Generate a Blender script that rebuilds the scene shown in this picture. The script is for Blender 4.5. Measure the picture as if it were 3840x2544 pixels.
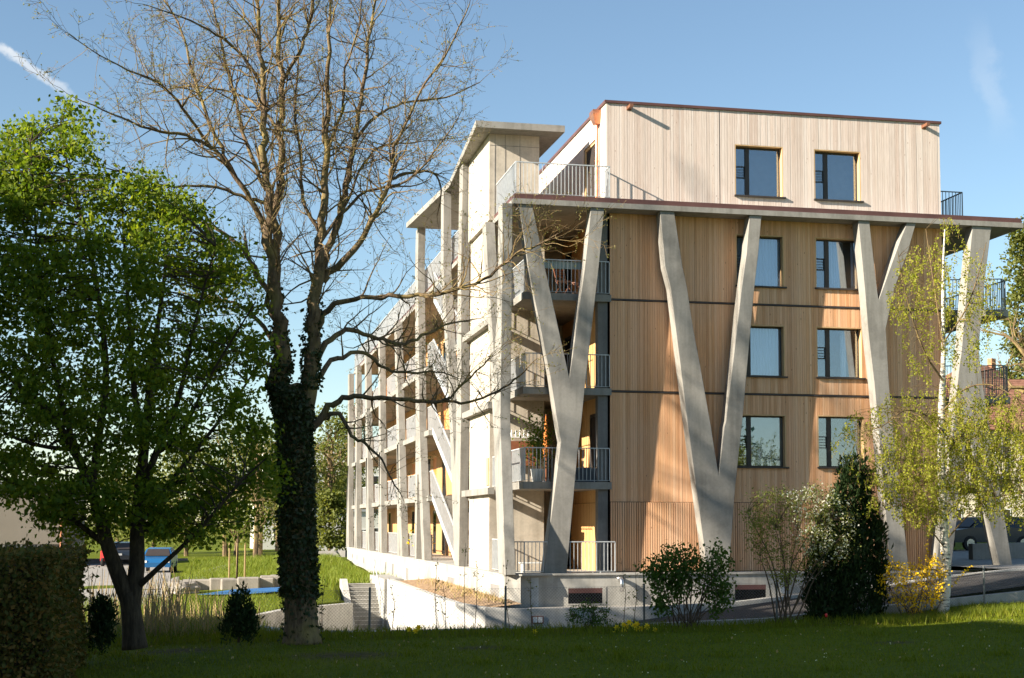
import bpy, bmesh, math, random
import numpy as np
from mathutils import Vector, Matrix
for o in list(bpy.data.objects): bpy.data.objects.remove(o)
S = bpy.context.scene
COL = S.collection
R = math.radians
rng = random.Random(7)
npr = np.random.default_rng(11)

# ------------------------------------------------------------------ camera
F, CX, CY = 5684.7, 2089.79, 1487.64            # in pixels of the 3840 x 2544 photograph
CAM = np.array([-11.4199, -43.5594, 1.4119])
FW = np.array([0.218892, 0.972141, 0.083836]); RT = np.array([0.975553, -0.219759, 0.001139]); UP = np.array([-0.019531, -0.081537, 0.996479])
cd = bpy.data.cameras.new('camera'); co = bpy.data.objects.new('camera', cd); COL.objects.link(co)
co.matrix_world = Matrix(((RT[0], UP[0], -FW[0], CAM[0]), (RT[1], UP[1], -FW[1], CAM[1]), (RT[2], UP[2], -FW[2], CAM[2]), (0, 0, 0, 1)))
cd.sensor_width = 36; cd.lens = F / 3840 * 36
cd.shift_x = (1920 - CX) / 3840; cd.shift_y = (CY - 1272) / 3840
cd.clip_start = 0.5; cd.clip_end = 3000
S.camera = co

def ray(u, v):
    return FW * F + RT * (u - CX) - UP * (v - CY)
def at(u, v, x=None, y=None, z=None):            # photo pixel -> point on the plane x=, y= or z=
    D = ray(u, v)
    t = (x - CAM[0]) / D[0] if x is not None else (y - CAM[1]) / D[1] if y is not None else (z - CAM[2]) / D[2]
    return CAM + t * D
K = 3840 / 2367
def atd(X, Y, **k): return at(X * K, Y * K, **k)

# ------------------------------------------------------------------ sky, sun, exposure
SUN = Vector((1.0, 0.27, -0.45)).normalized()   # the way the light travels
elev = math.asin(-SUN.z); az = math.atan2(-SUN.x, -SUN.y)
W = bpy.data.worlds.new('World'); S.world = W; W.use_nodes = True
nt = W.node_tree; nt.nodes.clear()
out = nt.nodes.new('ShaderNodeOutputWorld'); bg = nt.nodes.new('ShaderNodeBackground')
sky = nt.nodes.new('ShaderNodeTexSky'); sky.sky_type = 'NISHITA'; sky.sun_disc = False
sky.sun_elevation = elev; sky.sun_rotation = az % (2 * math.pi)
sky.altitude = 400; sky.air_density = 1.0; sky.dust_density = 0.25; sky.ozone_density = 3.0
bg.inputs['Strength'].default_value = 0.076
nt.links.new(bg.outputs[0], out.inputs[0])
def wn(t, **k):
    n = nt.nodes.new(t)
    for a, b in k.items(): setattr(n, a, b)
    return n
def wmath(op, a, b=None, c=None):
    n = wn('ShaderNodeMath', operation=op)
    for i, q in enumerate((a, b, c)):
        if q is None: continue
        if isinstance(q, (int, float)): n.inputs[i].default_value = q
        else: nt.links.new(q, n.inputs[i])
    return n.outputs[0]
tc = wn('ShaderNodeTexCoord')
def wdot(vec):
    n = wn('ShaderNodeVectorMath', operation='DOT_PRODUCT'); nt.links.new(tc.outputs['Generated'], n.inputs[0]); n.inputs[1].default_value = tuple(vec); return n.outputs['Value']
def trail(p, q, w, fade, amp, nscale):
    a = ray(*p); a = a / np.linalg.norm(a); b = ray(*q); b = b / np.linalg.norm(b)
    n = np.cross(a, b); n /= np.linalg.norm(n); al = np.cross(n, a); L = float(np.dot(al, b))
    d = wdot(n); s = wdot(al)
    ns = wn('ShaderNodeTexNoise'); nt.links.new(tc.outputs['Generated'], ns.inputs['Vector']); ns.inputs['Scale'].default_value = nscale; ns.inputs['Detail'].default_value = 9; ns.inputs['Roughness'].default_value = 0.62
    dd = wmath('ADD', d, wmath('MULTIPLY', wmath('SUBTRACT', ns.outputs[0], 0.5), w * 2.6))
    m = wn('ShaderNodeMapRange', interpolation_type='SMOOTHSTEP'); nt.links.new(wmath('ABSOLUTE', dd), m.inputs[0])
    m.inputs[1].default_value = w; m.inputs[2].default_value = w * 0.15; m.inputs[3].default_value = 0; m.inputs[4].default_value = 1
    e = wn('ShaderNodeMapRange', interpolation_type='SMOOTHSTEP'); nt.links.new(s, e.inputs[0])
    e.inputs[1].default_value = L * fade[1]; e.inputs[2].default_value = L * fade[0]; e.inputs[3].default_value = 0; e.inputs[4].default_value = 1
    e2 = wn('ShaderNodeMapRange', interpolation_type='SMOOTHSTEP'); nt.links.new(s, e2.inputs[0])
    e2.inputs[1].default_value = L * fade[2]; e2.inputs[2].default_value = L * fade[3]; e2.inputs[3].default_value = 0; e2.inputs[4].default_value = 1
    return wmath('MULTIPLY', wmath('MULTIPLY', m.outputs[0], amp), wmath('MULTIPLY', wmath('MULTIPLY', e.outputs[0], e2.outputs[0]), wmath('ADD', ns.outputs[0], 0.35)))
t1 = trail((0, 175), (420, 470), 0.0042, (0.2, 1.0, -3, -2.5), 0.52, 90)
t2 = trail((3670, 150), (3745, 480), 0.010, (0.4, 1.3, -0.4, 0.6), 0.15, 40)
mix = wn('ShaderNodeMix', data_type='RGBA', blend_type='MIX')
nt.links.new(wmath('ADD', t1, t2), mix.inputs[0]); nt.links.new(sky.outputs[0], mix.inputs[6]); mix.inputs[7].default_value = (6.2, 6.3, 6.6, 1)
hue = wn('ShaderNodeMix', data_type='RGBA', blend_type='MULTIPLY'); hue.inputs[0].default_value = 1; nt.links.new(mix.outputs[2], hue.inputs[6]); hue.inputs[7].default_value = (0.96, 0.915, 0.82, 1)
nt.links.new(hue.outputs[2], bg.inputs[0])

sl = bpy.data.lights.new('sun', 'SUN'); sl.energy = 5.0; sl.angle = R(0.5); sl.color = (1.0, 0.90, 0.75)
so = bpy.data.objects.new('sun', sl); COL.objects.link(so); so.rotation_euler = SUN.to_track_quat('-Z', 'Y').to_euler()
S.view_settings.view_transform = 'Standard'; S.view_settings.look = 'None'; S.view_settings.gamma = 1
S.view_settings.exposure = 1.52
S.cycles.max_bounces = 8; S.cycles.transparent_max_bounces = 16; S.cycles.use_denoising = True

# ------------------------------------------------------------------ materials
class NT:
    def __init__(s, name):
        s.m = bpy.data.materials.new(name); s.m.use_nodes = True; s.t = s.m.node_tree; s.t.nodes.clear()
        s.out = s.n('ShaderNodeOutputMaterial'); s.tc = None
    def n(s, t, **k):
        n = s.t.nodes.new(t)
        for a, b in k.items(): setattr(n, a, b)
        return n
    def l(s, a, b): s.t.links.new(a, b)
    def obj(s):
        if not s.tc: s.tc = s.n('ShaderNodeTexCoord')
        return s.tc.outputs['Object']
    def scaled(s, sc):
        m = s.n('ShaderNodeMapping'); s.l(s.obj(), m.inputs['Vector']); m.inputs['Scale'].default_value = sc; return m.outputs[0]
    def noise(s, vec, scale, detail=4, rough=0.55):
        n = s.n('ShaderNodeTexNoise'); s.l(vec, n.inputs['Vector']); n.inputs['Scale'].default_value = scale; n.inputs['Detail'].default_value = detail; n.inputs['Roughness'].default_value = rough; return n.outputs[0]
    def ramp(s, fac, stops):
        r = s.n('ShaderNodeValToRGB'); s.l(fac, r.inputs[0]); e = r.color_ramp.elements
        while len(e) < len(stops): e.new(0.5)
        for i, (p, c) in enumerate(stops): e[i].position = p; e[i].color = (*c, 1) if len(c) == 3 else c
        return r.outputs[0]
    def mul(s, a, b, f=1.0):
        m = s.n('ShaderNodeMix', data_type='RGBA', blend_type='MULTIPLY'); m.inputs[0].default_value = f; s.l(a, m.inputs[6]); s.l(b, m.inputs[7]); return m.outputs[2]
    def mixc(s, f, a, b):
        m = s.n('ShaderNodeMix', data_type='RGBA'); s.l(f, m.inputs[0])
        for i, q in ((6, a), (7, b)):
            if isinstance(q, tuple): m.inputs[i].default_value = (*q, 1)
            else: s.l(q, m.inputs[i])
        return m.outputs[2]
    def bump(s, h, st=0.3, dist=0.01):
        b = s.n('ShaderNodeBump'); s.l(h, b.inputs['Height']); b.inputs['Strength'].default_value = st; b.inputs['Distance'].default_value = dist; return b.outputs[0]
    def pbsdf(s, col, rough=0.7, metal=0.0, spec=0.4, normal=None):
        p = s.n('ShaderNodeBsdfPrincipled')
        if isinstance(col, tuple): p.inputs['Base Color'].default_value = (*col, 1)
        else: s.l(col, p.inputs['Base Color'])
        if isinstance(rough, float): p.inputs['Roughness'].default_value = rough
        else: s.l(rough, p.inputs['Roughness'])
        p.inputs['Metallic'].default_value = metal; p.inputs['Specular IOR Level'].default_value = spec
        if normal is not None: s.l(normal, p.inputs['Normal'])
        s.l(p.outputs[0], s.out.inputs[0]); return p
    def isl(s):
        return s.n('ShaderNodeNewGeometry').outputs['Random Per Island']

def plain(name, col, rough=0.6, metal=0.0, spec=0.4, var=0.15, scale=6.0):
    a = NT(name); nz = a.noise(a.obj(), scale, 5)
    lo = tuple(c * (1 - var) for c in col); hi = tuple(min(1, c * (1 + var)) for c in col)
    c = a.ramp(nz, [(0.3, lo), (0.7, hi)])
    a.pbsdf(c, rough, metal, spec, a.bump(nz, 0.1, 0.005)); return a.m

def concrete(name, base, streak=0.5):
    a = NT(name); o = a.obj()
    big = a.noise(o, 0.85, 6, 0.65); fine = a.noise(o, 14, 6, 0.65); st = a.noise(a.scaled((3.2, 3.2, 0.22)), 1.6, 5, 0.6)
    c = a.ramp(big, [(0.3, tuple(k * 0.68 for k in base)), (0.5, base), (0.8, tuple(min(1, k * 1.18) for k in base))])
    c = a.mul(c, a.ramp(st, [(0.30, (0.62, 0.61, 0.58)), (0.55, (1, 1, 1))]), streak)
    c = a.mul(c, a.ramp(fine, [(0.3, (0.80, 0.80, 0.80)), (0.6, (1.06, 1.06, 1.06))]), 0.45)
    # small tie-holes and air voids of cast concrete
    v = a.n('ShaderNodeTexVoronoi'); a.l(o, v.inputs['Vector']); v.inputs['Scale'].default_value = 9
    c = a.mul(c, a.ramp(v.outputs['Distance'], [(0.03, (0.55, 0.53, 0.5)), (0.09, (1, 1, 1))]), 0.5)
    a.pbsdf(c, 0.85, 0, 0.25, a.bump(fine, 0.12, 0.008)); return a.m

def wood(name, cols, knot=(0.22, 0.12, 0.06), grey=None):
    a = NT(name); r = a.isl()
    c = a.ramp(r, [(i / (len(cols) - 1), q) for i, q in enumerate(cols)])
    grain = a.noise(a.scaled((26, 26, 0.9)), 2.2, 6, 0.6)
    c = a.mul(c, a.ramp(grain, [(0.3, (0.82, 0.77, 0.72)), (0.62, (1.10, 1.08, 1.06))]), 0.85)
    if grey:
        w = a.noise(a.scaled((0.9, 0.9, 0.35)), 0.9, 5)
        c = a.mixc(a.ramp(w, [(0.42, (0, 0, 0)), (0.72, (0.4, 0.4, 0.4))]), c, grey)
    v = a.n('ShaderNodeTexVoronoi'); a.l(a.scaled((2.6, 2.6, 0.95)), v.inputs['Vector']); v.inputs['Scale'].default_value = 2.4; v.inputs['Randomness'].default_value = 1
    kf = a.ramp(v.outputs['Distance'], [(0.045, (0.85, 0.85, 0.85)), (0.085, (0, 0, 0))])
    c = a.mixc(kf, c, knot)
    a.pbsdf(c, 0.75, 0, 0.25, a.bump(grain, 0.2, 0.004)); return a.m

def leafmat(name, cols, trans=0.45, spec=0.25):
    a = NT(name); r = a.isl()
    c = a.ramp(r, [(i / (len(cols) - 1), q) for i, q in enumerate(cols)])
    d = a.n('ShaderNodeBsdfDiffuse'); t = a.n('ShaderNodeBsdfTranslucent'); g = a.n('ShaderNodeBsdfGlossy'); g.inputs['Roughness'].default_value = 0.6
    a.l(c, d.inputs[0])
    tcol = a.n('ShaderNodeMix', data_type='RGBA', blend_type='MULTIPLY'); tcol.inputs[0].default_value = 1; a.l(c, tcol.inputs[6]); tcol.inputs[7].default_value = (1.5, 1.45, 0.6, 1)
    a.l(tcol.outputs[2], t.inputs[0])
    m = a.n('ShaderNodeMixShader'); m.inputs[0].default_value = trans; a.l(d.outputs[0], m.inputs[1]); a.l(t.outputs[0], m.inputs[2])
    m2 = a.n('ShaderNodeMixShader'); m2.inputs[0].default_value = 0.012 * spec / 0.25; a.l(m.outputs[0], m2.inputs[1]); a.l(g.outputs[0], m2.inputs[2])
    a.l(m2.outputs[0], a.out.inputs[0]); return a.m

def bark(name, dark, light, moss=None, sc=1.0):
    a = NT(name); f = a.noise(a.scaled((9 * sc, 9 * sc, 1.6 * sc)), 2.0, 6, 0.7)
    c = a.ramp(f, [(0.32, dark), (0.66, light)])
    if moss:
        w = a.noise(a.obj(), 1.7, 5, 0.65); c = a.mixc(a.ramp(w, [(0.46, (0, 0, 0)), (0.66, (0.8, 0.8, 0.8))]), c, moss)
    a.pbsdf(c, 0.9, 0, 0.15, a.bump(f, 0.8, 0.03)); return a.m

def glass(name, refl, tint):
    a = NT(name); tr = a.n('ShaderNodeBsdfTransparent'); tr.inputs[0].default_value = (*tint, 1)
    g = a.n('ShaderNodeBsdfGlossy'); g.inputs['Roughness'].default_value = 0.0; g.inputs[0].default_value = (0.9, 0.95, 1, 1)
    nz = a.noise(a.obj(), 0.7, 2); a.l(a.bump(nz, 0.04, 0.05), g.inputs['Normal'])
    m = a.n('ShaderNodeMixShader'); m.inputs[0].default_value = refl; a.l(tr.outputs[0], m.inputs[1]); a.l(g.outputs[0], m.inputs[2]); a.l(m.outputs[0], a.out.inputs[0]); return a.m

M = {}
M['conc'] = concrete('concrete_cast', (0.285, 0.272, 0.245), 0.55)
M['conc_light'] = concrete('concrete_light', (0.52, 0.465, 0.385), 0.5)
M['conc_base'] = concrete('concrete_plinth', (0.40, 0.385, 0.35), 0.6)
M['conc_dark'] = concrete('concrete_dark', (0.22, 0.21, 0.20))
M['wall_white'] = concrete('concrete_pale', (0.50, 0.485, 0.45), 0.4)
M['pent'] = wood('boards_whitewashed', [(0.62, 0.51, 0.45), (0.69, 0.595, 0.535), (0.56, 0.455, 0.395), (0.71, 0.63, 0.58), (0.65, 0.54, 0.47)], (0.36, 0.24, 0.17), (0.72, 0.65, 0.58))
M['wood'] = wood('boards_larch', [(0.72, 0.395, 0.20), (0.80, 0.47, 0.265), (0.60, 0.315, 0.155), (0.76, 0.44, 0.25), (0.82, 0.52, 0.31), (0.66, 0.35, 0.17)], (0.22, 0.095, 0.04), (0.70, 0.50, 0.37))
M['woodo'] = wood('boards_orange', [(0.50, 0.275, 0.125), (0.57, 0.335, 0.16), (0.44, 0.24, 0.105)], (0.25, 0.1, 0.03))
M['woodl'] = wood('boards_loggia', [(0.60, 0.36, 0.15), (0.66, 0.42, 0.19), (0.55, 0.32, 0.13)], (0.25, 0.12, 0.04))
M['reveal'] = wood('boards_reveal', [(0.60, 0.40, 0.20), (0.62, 0.43, 0.23)], (0.4, 0.22, 0.1))
M['door'] = plain('door_orange', (0.62, 0.20, 0.04), 0.5)
M['dark'] = plain('dark_backing', (0.035, 0.025, 0.02), 0.8)
M['frame'] = plain('window_frame_dark', (0.045, 0.037, 0.033), 0.45)
M['flash'] = plain('joint_flashing', (0.06, 0.05, 0.048), 0.5)
M['copper'] = plain('copper_new', (0.62, 0.27, 0.15), 0.35, 0.85, 0.5, 0.2)
M['void'] = plain('dark_pane', (0.006, 0.006, 0.007), 0.25, 0, 0.3, 0.05)
M['copper_old'] = plain('copper_weathered', (0.26, 0.12, 0.07), 0.5, 0.4)
M['fascia'] = plain('copper_brown', (0.13, 0.062, 0.055), 0.5, 0.25, 0.4, 0.2, 1.2)
M['steel'] = plain('galvanised_steel', (0.50, 0.52, 0.53), 0.5, 0.2, 0.5, 0.15)
M['steel_dark'] = plain('fence_metal', (0.16, 0.17, 0.17), 0.55, 0.4)
M['stainless'] = plain('stainless', (0.6, 0.6, 0.6), 0.2, 0.9)
M['glass'] = glass('window_glass', 0.22, (0.78, 0.86, 0.93))
M['glass_low'] = glass('door_glass', 0.16, (0.4, 0.42, 0.42))
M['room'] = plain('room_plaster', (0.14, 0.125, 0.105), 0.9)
M['curtain'] = plain('curtain_cloth', (0.84, 0.87, 0.90), 0.9, var=0.05)
M['blind'] = plain('blind_cloth', (0.34, 0.40, 0.38), 0.9, var=0.05)
M['asphalt'] = plain('asphalt', (0.055, 0.050, 0.048), 0.85, 0, 0.3, 0.3, 18)
M['paving'] = plain('grey_paving', (0.30, 0.28, 0.25), 0.85, 0, 0.3, 0.2, 3)
M['soil'] = plain('planting_soil', (0.34, 0.23, 0.14), 0.95, 0, 0.1, 0.5, 9)
M['stone'] = concrete('rough_stone', (0.33, 0.30, 0.26))
M['bluemat'] = plain('blue_mat', (0.03, 0.13, 0.32), 0.7)
M['tile'] = None
M['bark_bare'] = bark('bark_bare_tree', (0.055, 0.037, 0.024), (0.235, 0.165, 0.10), (0.27, 0.21, 0.075))
M['twig_bare'] = bark('bark_twigs', (0.10, 0.066, 0.038), (0.25, 0.175, 0.09), (0.28, 0.21, 0.08))
M['bark_maple'] = bark('bark_maple', (0.030, 0.023, 0.017), (0.10, 0.075, 0.05))
M['bark_shrub'] = bark('bark_shrub', (0.05, 0.036, 0.025), (0.17, 0.12, 0.075), None, 3)
def birchbark():
    a = NT('bark_birch'); n = a.noise(a.scaled((3, 3, 13)), 1.7, 5, 0.7); n2 = a.noise(a.obj(), 1.1, 3)
    c = a.ramp(n, [(0.40, (0.05, 0.04, 0.035)), (0.475, (0.62, 0.58, 0.50)), (0.8, (0.80, 0.75, 0.68))])
    sx = a.n('ShaderNodeSeparateXYZ'); a.l(a.obj(), sx.inputs[0])
    mr = a.n('ShaderNodeMapRange'); a.l(sx.outputs['Z'], mr.inputs[0]); mr.inputs[1].default_value = -0.9; mr.inputs[2].default_value = 1.0; mr.inputs[3].default_value = 0.9; mr.inputs[4].default_value = 0
    mm = a.n('ShaderNodeMath', operation='GREATER_THAN'); a.l(mr.outputs[0], mm.inputs[0]); a.l(a.noise(a.scaled((5, 5, 9)), 2.2, 5, 0.7), mm.inputs[1])
    c = a.mixc(mm.outputs[0], c, (0.055, 0.045, 0.035))
    a.pbsdf(c, 0.75, 0, 0.2, a.bump(n, 0.3, 0.01)); return a.m
M['bark_birch'] = birchbark()
M['leaf_maple'] = leafmat('leaves_maple', [(0.09, 0.15, 0.012), (0.15, 0.21, 0.017), (0.23, 0.27, 0.026), (0.11, 0.17, 0.013), (0.07, 0.125, 0.012)], 0.52)
M['leaf_birch'] = leafmat('leaves_birch', [(0.30, 0.33, 0.03), (0.38, 0.38, 0.045), (0.24, 0.28, 0.03), (0.42, 0.37, 0.06)], 0.5)
M['leaf_bud'] = leafmat('leaves_bud', [(0.20, 0.21, 0.06), (0.26, 0.22, 0.09), (0.16, 0.19, 0.06)], 0.4)
M['leaf_ivy'] = leafmat('leaves_ivy', [(0.020, 0.040, 0.010), (0.035, 0.058, 0.014), (0.045, 0.060, 0.018), (0.06, 0.052, 0.018)], 0.2, 0.8)
M['leaf_lilac'] = leafmat('leaves_lilac', [(0.040, 0.085, 0.014), (0.065, 0.12, 0.020), (0.09, 0.145, 0.026)], 0.35)
M['leaf_amel'] = leafmat('leaves_serviceberry', [(0.13, 0.165, 0.03), (0.18, 0.20, 0.045), (0.22, 0.25, 0.055), (0.20, 0.15, 0.07)], 0.4)
M['blossom'] = leafmat('white_blossom', [(0.80, 0.80, 0.66), (0.84, 0.82, 0.74)], 0.4)
M['forsythia'] = leafmat('yellow_blossom', [(0.80, 0.52, 0.01), (0.88, 0.62, 0.02), (0.70, 0.42, 0.01)], 0.3)
M['leaf_yew'] = leafmat('needles_yew', [(0.014, 0.028, 0.009), (0.022, 0.042, 0.012), (0.034, 0.058, 0.016)], 0.12)
M['leaf_hedge'] = leafmat('leaves_hedge', [(0.085, 0.10, 0.024), (0.16, 0.13, 0.035), (0.27, 0.15, 0.04), (0.10, 0.12, 0.028), (0.07, 0.085, 0.02), (0.15, 0.11, 0.035)], 0.25)
M['leaf_far'] = leafmat('leaves_far', [(0.09, 0.12, 0.025), (0.16, 0.17, 0.035), (0.12, 0.14, 0.04)], 0.35)
M['leaf_green'] = leafmat('leaves_fresh', [(0.10, 0.16, 0.022), (0.15, 0.20, 0.03)], 0.35)
M['grass'] = leafmat('grass_blades', [(0.10, 0.135, 0.006), (0.135, 0.17, 0.008), (0.165, 0.195, 0.012), (0.19, 0.185, 0.018)], 0.3)
M['grass_lit'] = leafmat('meadow_blades', [(0.11, 0.17, 0.018), (0.16, 0.21, 0.025), (0.20, 0.22, 0.04), (0.13, 0.18, 0.02)], 0.35)
M['straw'] = leafmat('dry_stalks', [(0.42, 0.30, 0.15), (0.50, 0.37, 0.19), (0.33, 0.24, 0.12), (0.30, 0.30, 0.10)], 0.2)
M['catkin'] = leafmat('catkins', [(0.38, 0.27, 0.08), (0.45, 0.33, 0.10)], 0.2)
def groundmat():
    a = NT('ground_grass'); o = a.obj()
    n1 = a.noise(o, 0.35, 5); n2 = a.noise(o, 7, 6, 0.7)
    c = a.ramp(n1, [(0.3, (0.085, 0.115, 0.006)), (0.6, (0.12, 0.150, 0.008)), (0.8, (0.155, 0.155, 0.016))])
    c = a.mul(c, a.ramp(n2, [(0.3, (0.55, 0.55, 0.5)), (0.7, (1.25, 1.2, 1.1))]), 0.8)
    at_ = a.n('ShaderNodeAttribute', attribute_name='soil')
    br = a.ramp(n2, [(0.3, (0.03, 0.02, 0.012)), (0.7, (0.12, 0.08, 0.045))])
    c = a.mixc(at_.outputs['Fac'], c, br)
    a.pbsdf(c, 0.95, 0, 0.1, a.bump(n2, 0.6, 0.05)); return a.m
M['ground'] = groundmat()
def tilemat():
    a = NT('roof_tiles'); w = a.n('ShaderNodeTexWave', bands_direction='Z'); a.l(a.obj(), w.inputs[0]); w.inputs['Scale'].default_value = 1.6; w.inputs['Distortion'].default_value = 0.6
    n = a.noise(a.obj(), 2.2, 5, 0.7)
    c = a.ramp(n, [(0.3, (0.16, 0.075, 0.05)), (0.6, (0.30, 0.15, 0.10)), (0.8, (0.40, 0.24, 0.17))])
    c = a.mul(c, a.ramp(w.outputs[0], [(0.1, (0.45, 0.42, 0.4)), (0.4, (1, 1, 1))]), 0.9)
    a.pbsdf(c, 0.85, 0, 0.2, a.bump(w.outputs[0], 0.8, 0.05)); return a.m
M['tile'] = tilemat()
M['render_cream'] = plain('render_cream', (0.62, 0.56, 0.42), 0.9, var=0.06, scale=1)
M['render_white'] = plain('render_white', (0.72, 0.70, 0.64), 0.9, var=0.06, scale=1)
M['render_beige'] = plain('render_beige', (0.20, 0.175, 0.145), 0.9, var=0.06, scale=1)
M['corrug'] = plain('corrugated_metal', (0.20, 0.19, 0.185), 0.5, 0.3)
M['rubber'] = plain('tyre_rubber', (0.02, 0.02, 0.02), 0.8)
M['terracotta'] = plain('terracotta_pot', (0.45, 0.20, 0.10), 0.8)
M['planter'] = plain('planter_grey', (0.07, 0.08, 0.10), 0.6)
M['teak'] = plain('brown_teak', (0.24, 0.09, 0.045), 0.5)
M['orange_cloth'] = plain('orange_cloth', (0.65, 0.20, 0.04), 0.8)
M['whitebox'] = plain('white_plastic', (0.75, 0.75, 0.72), 0.4)
M['daff'] = leafmat('daffodil_petals', [(0.85, 0.62, 0.02), (0.88, 0.70, 0.05)], 0.3)
M['red'] = plain('red_paint', (0.55, 0.03, 0.03), 0.35)

# ------------------------------------------------------------------ mesh helpers
class MB:
    def __init__(s): s.v = []; s.f = []
    def add(s, vs, fs):
        o = len(s.v); s.v.extend([tuple(map(float, q)) for q in vs]); s.f.extend([tuple(i + o for i in f) for f in fs]); return s
    def box(s, x0, x1, y0, y1, z0, z1):
        if x0 > x1: x0, x1 = x1, x0
        if y0 > y1: y0, y1 = y1, y0
        if z0 > z1: z0, z1 = z1, z0
        return s.add([(x0, y0, z0), (x1, y0, z0), (x1, y1, z0), (x0, y1, z0), (x0, y0, z1), (x1, y0, z1), (x1, y1, z1), (x0, y1, z1)],
                     [(0, 3, 2, 1), (4, 5, 6, 7), (0, 1, 5, 4), (1, 2, 6, 5), (2, 3, 7, 6), (3, 0, 4, 7)])
    def prism(s, a, b):                       # two matching loops of points joined by sides
        n = len(a); s.add(list(a) + list(b), [tuple(range(n - 1, -1, -1)), tuple(range(n, 2 * n))] + [(i, (i + 1) % n, n + (i + 1) % n, n + i) for i in range(n)]); return s
    def prism_y(s, poly, y0, y1): return s.prism([(p[0], y0, p[1]) for p in poly], [(p[0], y1, p[1]) for p in poly])
    def prism_x(s, poly, x0, x1): return s.prism([(x0, p[0], p[1]) for p in poly], [(x1, p[0], p[1]) for p in poly])
    def prism_z(s, poly, z0, z1): return s.prism([(p[0], p[1], z0) for p in poly], [(p[0], p[1], z1) for p in poly])
    def tube(s, pts, rad, n=6, cap=True):
        pts = [Vector(p) for p in pts]; m = len(pts)
        if isinstance(rad, (int, float)): rad = [rad] * m
        o = len(s.v); prev = None
        for i, p in enumerate(pts):
            t = (pts[min(i + 1, m - 1)] - pts[max(i - 1, 0)])
            if t.length < 1e-9: t = Vector((0, 0, 1))
            t.normalize()
            if prev is None:
                a = Vector((1, 0, 0)) if abs(t.x) < 0.9 else Vector((0, 1, 0)); prev = t.cross(a).normalized()
            else:
                prev = prev - t * prev.dot(t)
                if prev.length < 1e-6: prev = t.orthogonal()
                prev.normalize()
            b = t.cross(prev)
            for k in range(n):
                w = 2 * math.pi * k / n; q = p + (prev * math.cos(w) + b * math.sin(w)) * rad[i]; s.v.append((q.x, q.y, q.z))
        for i in range(m - 1):
            for k in range(n):
                k2 = (k + 1) % n; s.f.append((o + i * n + k, o + i * n + k2, o + (i + 1) * n + k2, o + (i + 1) * n + k))
        if cap:
            s.f.append(tuple(o + k for k in range(n - 1, -1, -1))); s.f.append(tuple(o + (m - 1) * n + k for k in range(n)))
        return s
    def build(s, name, mat, parent=None, smooth=False):
        me = bpy.data.meshes.new(name); me.from_pydata(s.v, [], s.f); me.update()
        bm = bmesh.new(); bm.from_mesh(me); bmesh.ops.recalc_face_normals(bm, faces=bm.faces); bm.to_mesh(me); bm.free()
        if smooth: me.polygons.foreach_set('use_smooth', [True] * len(me.polygons))
        o = bpy.data.objects.new(name, me); me.materials.append(M[mat] if isinstance(mat, str) else mat); COL.objects.link(o)
        if parent: o.parent = parent
        return o

def rawmesh(name, V, Fq, mat, parent=None, smooth=False):   # numpy verts (n,3), faces (m,k)
    me = bpy.data.meshes.new(name); V = np.asarray(V, np.float32); Fq = np.asarray(Fq, np.int32); k = Fq.shape[1]
    me.vertices.add(len(V)); me.vertices.foreach_set('co', V.ravel())
    me.loops.add(Fq.size); me.loops.foreach_set('vertex_index', Fq.ravel())
    me.polygons.add(len(Fq)); me.polygons.foreach_set('loop_start', np.arange(0, Fq.size, k, dtype=np.int32)); me.polygons.foreach_set('loop_total', np.full(len(Fq), k, np.int32))
    if smooth: me.polygons.foreach_set('use_smooth', np.ones(len(Fq), bool))
    me.update(calc_edges=True); me.validate()
    o = bpy.data.objects.new(name, me); me.materials.append(M[mat] if isinstance(mat, str) else mat); COL.objects.link(o)
    if parent: o.parent = parent
    return o

def leaves(P, size, droop=0.0, aspect=0.62, jitter=0.35, up=0.0):      # diamonds at points P
    P = np.asarray(P, float); n = len(P)
    a = npr.normal(size=(n, 3)); a[:, 2] -= droop; a /= np.linalg.norm(a, axis=1)[:, None]
    b = npr.normal(size=(n, 3)); b[:, 2] += up; b -= a * (a * b).sum(1)[:, None]; b /= np.linalg.norm(b, axis=1)[:, None]
    c = np.cross(a, b)
    s = size * (1 + jitter * npr.uniform(-1, 1, n))[:, None]
    V = np.stack([P, P + a * s * 0.5 + c * s * aspect * 0.5 + b * s * 0.08, P + a * s, P + a * s * 0.5 - c * s * aspect * 0.5 + b * s * 0.08], 1).reshape(-1, 3)
    Fq = np.arange(4 * n).reshape(n, 4)
    return V, Fq

def tag(o, label=None, cat=None, group=None, kind=None):
    if label: o['label'] = label
    if cat: o['category'] = cat
    if group: o['group'] = group
    if kind: o['kind'] = kind
    return o
def empty(name, loc=(0, 0, 0), label=None, cat=None, group=None):
    o = bpy.data.objects.new(name, None); COL.objects.link(o); o.location = loc; o.empty_display_size = 0.3
    return tag(o, label, cat, group)
def copy_tree(o, parent=None, skip=()):
    c = o.copy(); COL.objects.link(c)
    if parent: c.parent = parent
    for ch in list(o.children):
        if ch.name.split('.')[0] not in skip: copy_tree(ch, c)
    return c
def lerp(a, b, t): return a + (b - a) * t

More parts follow.
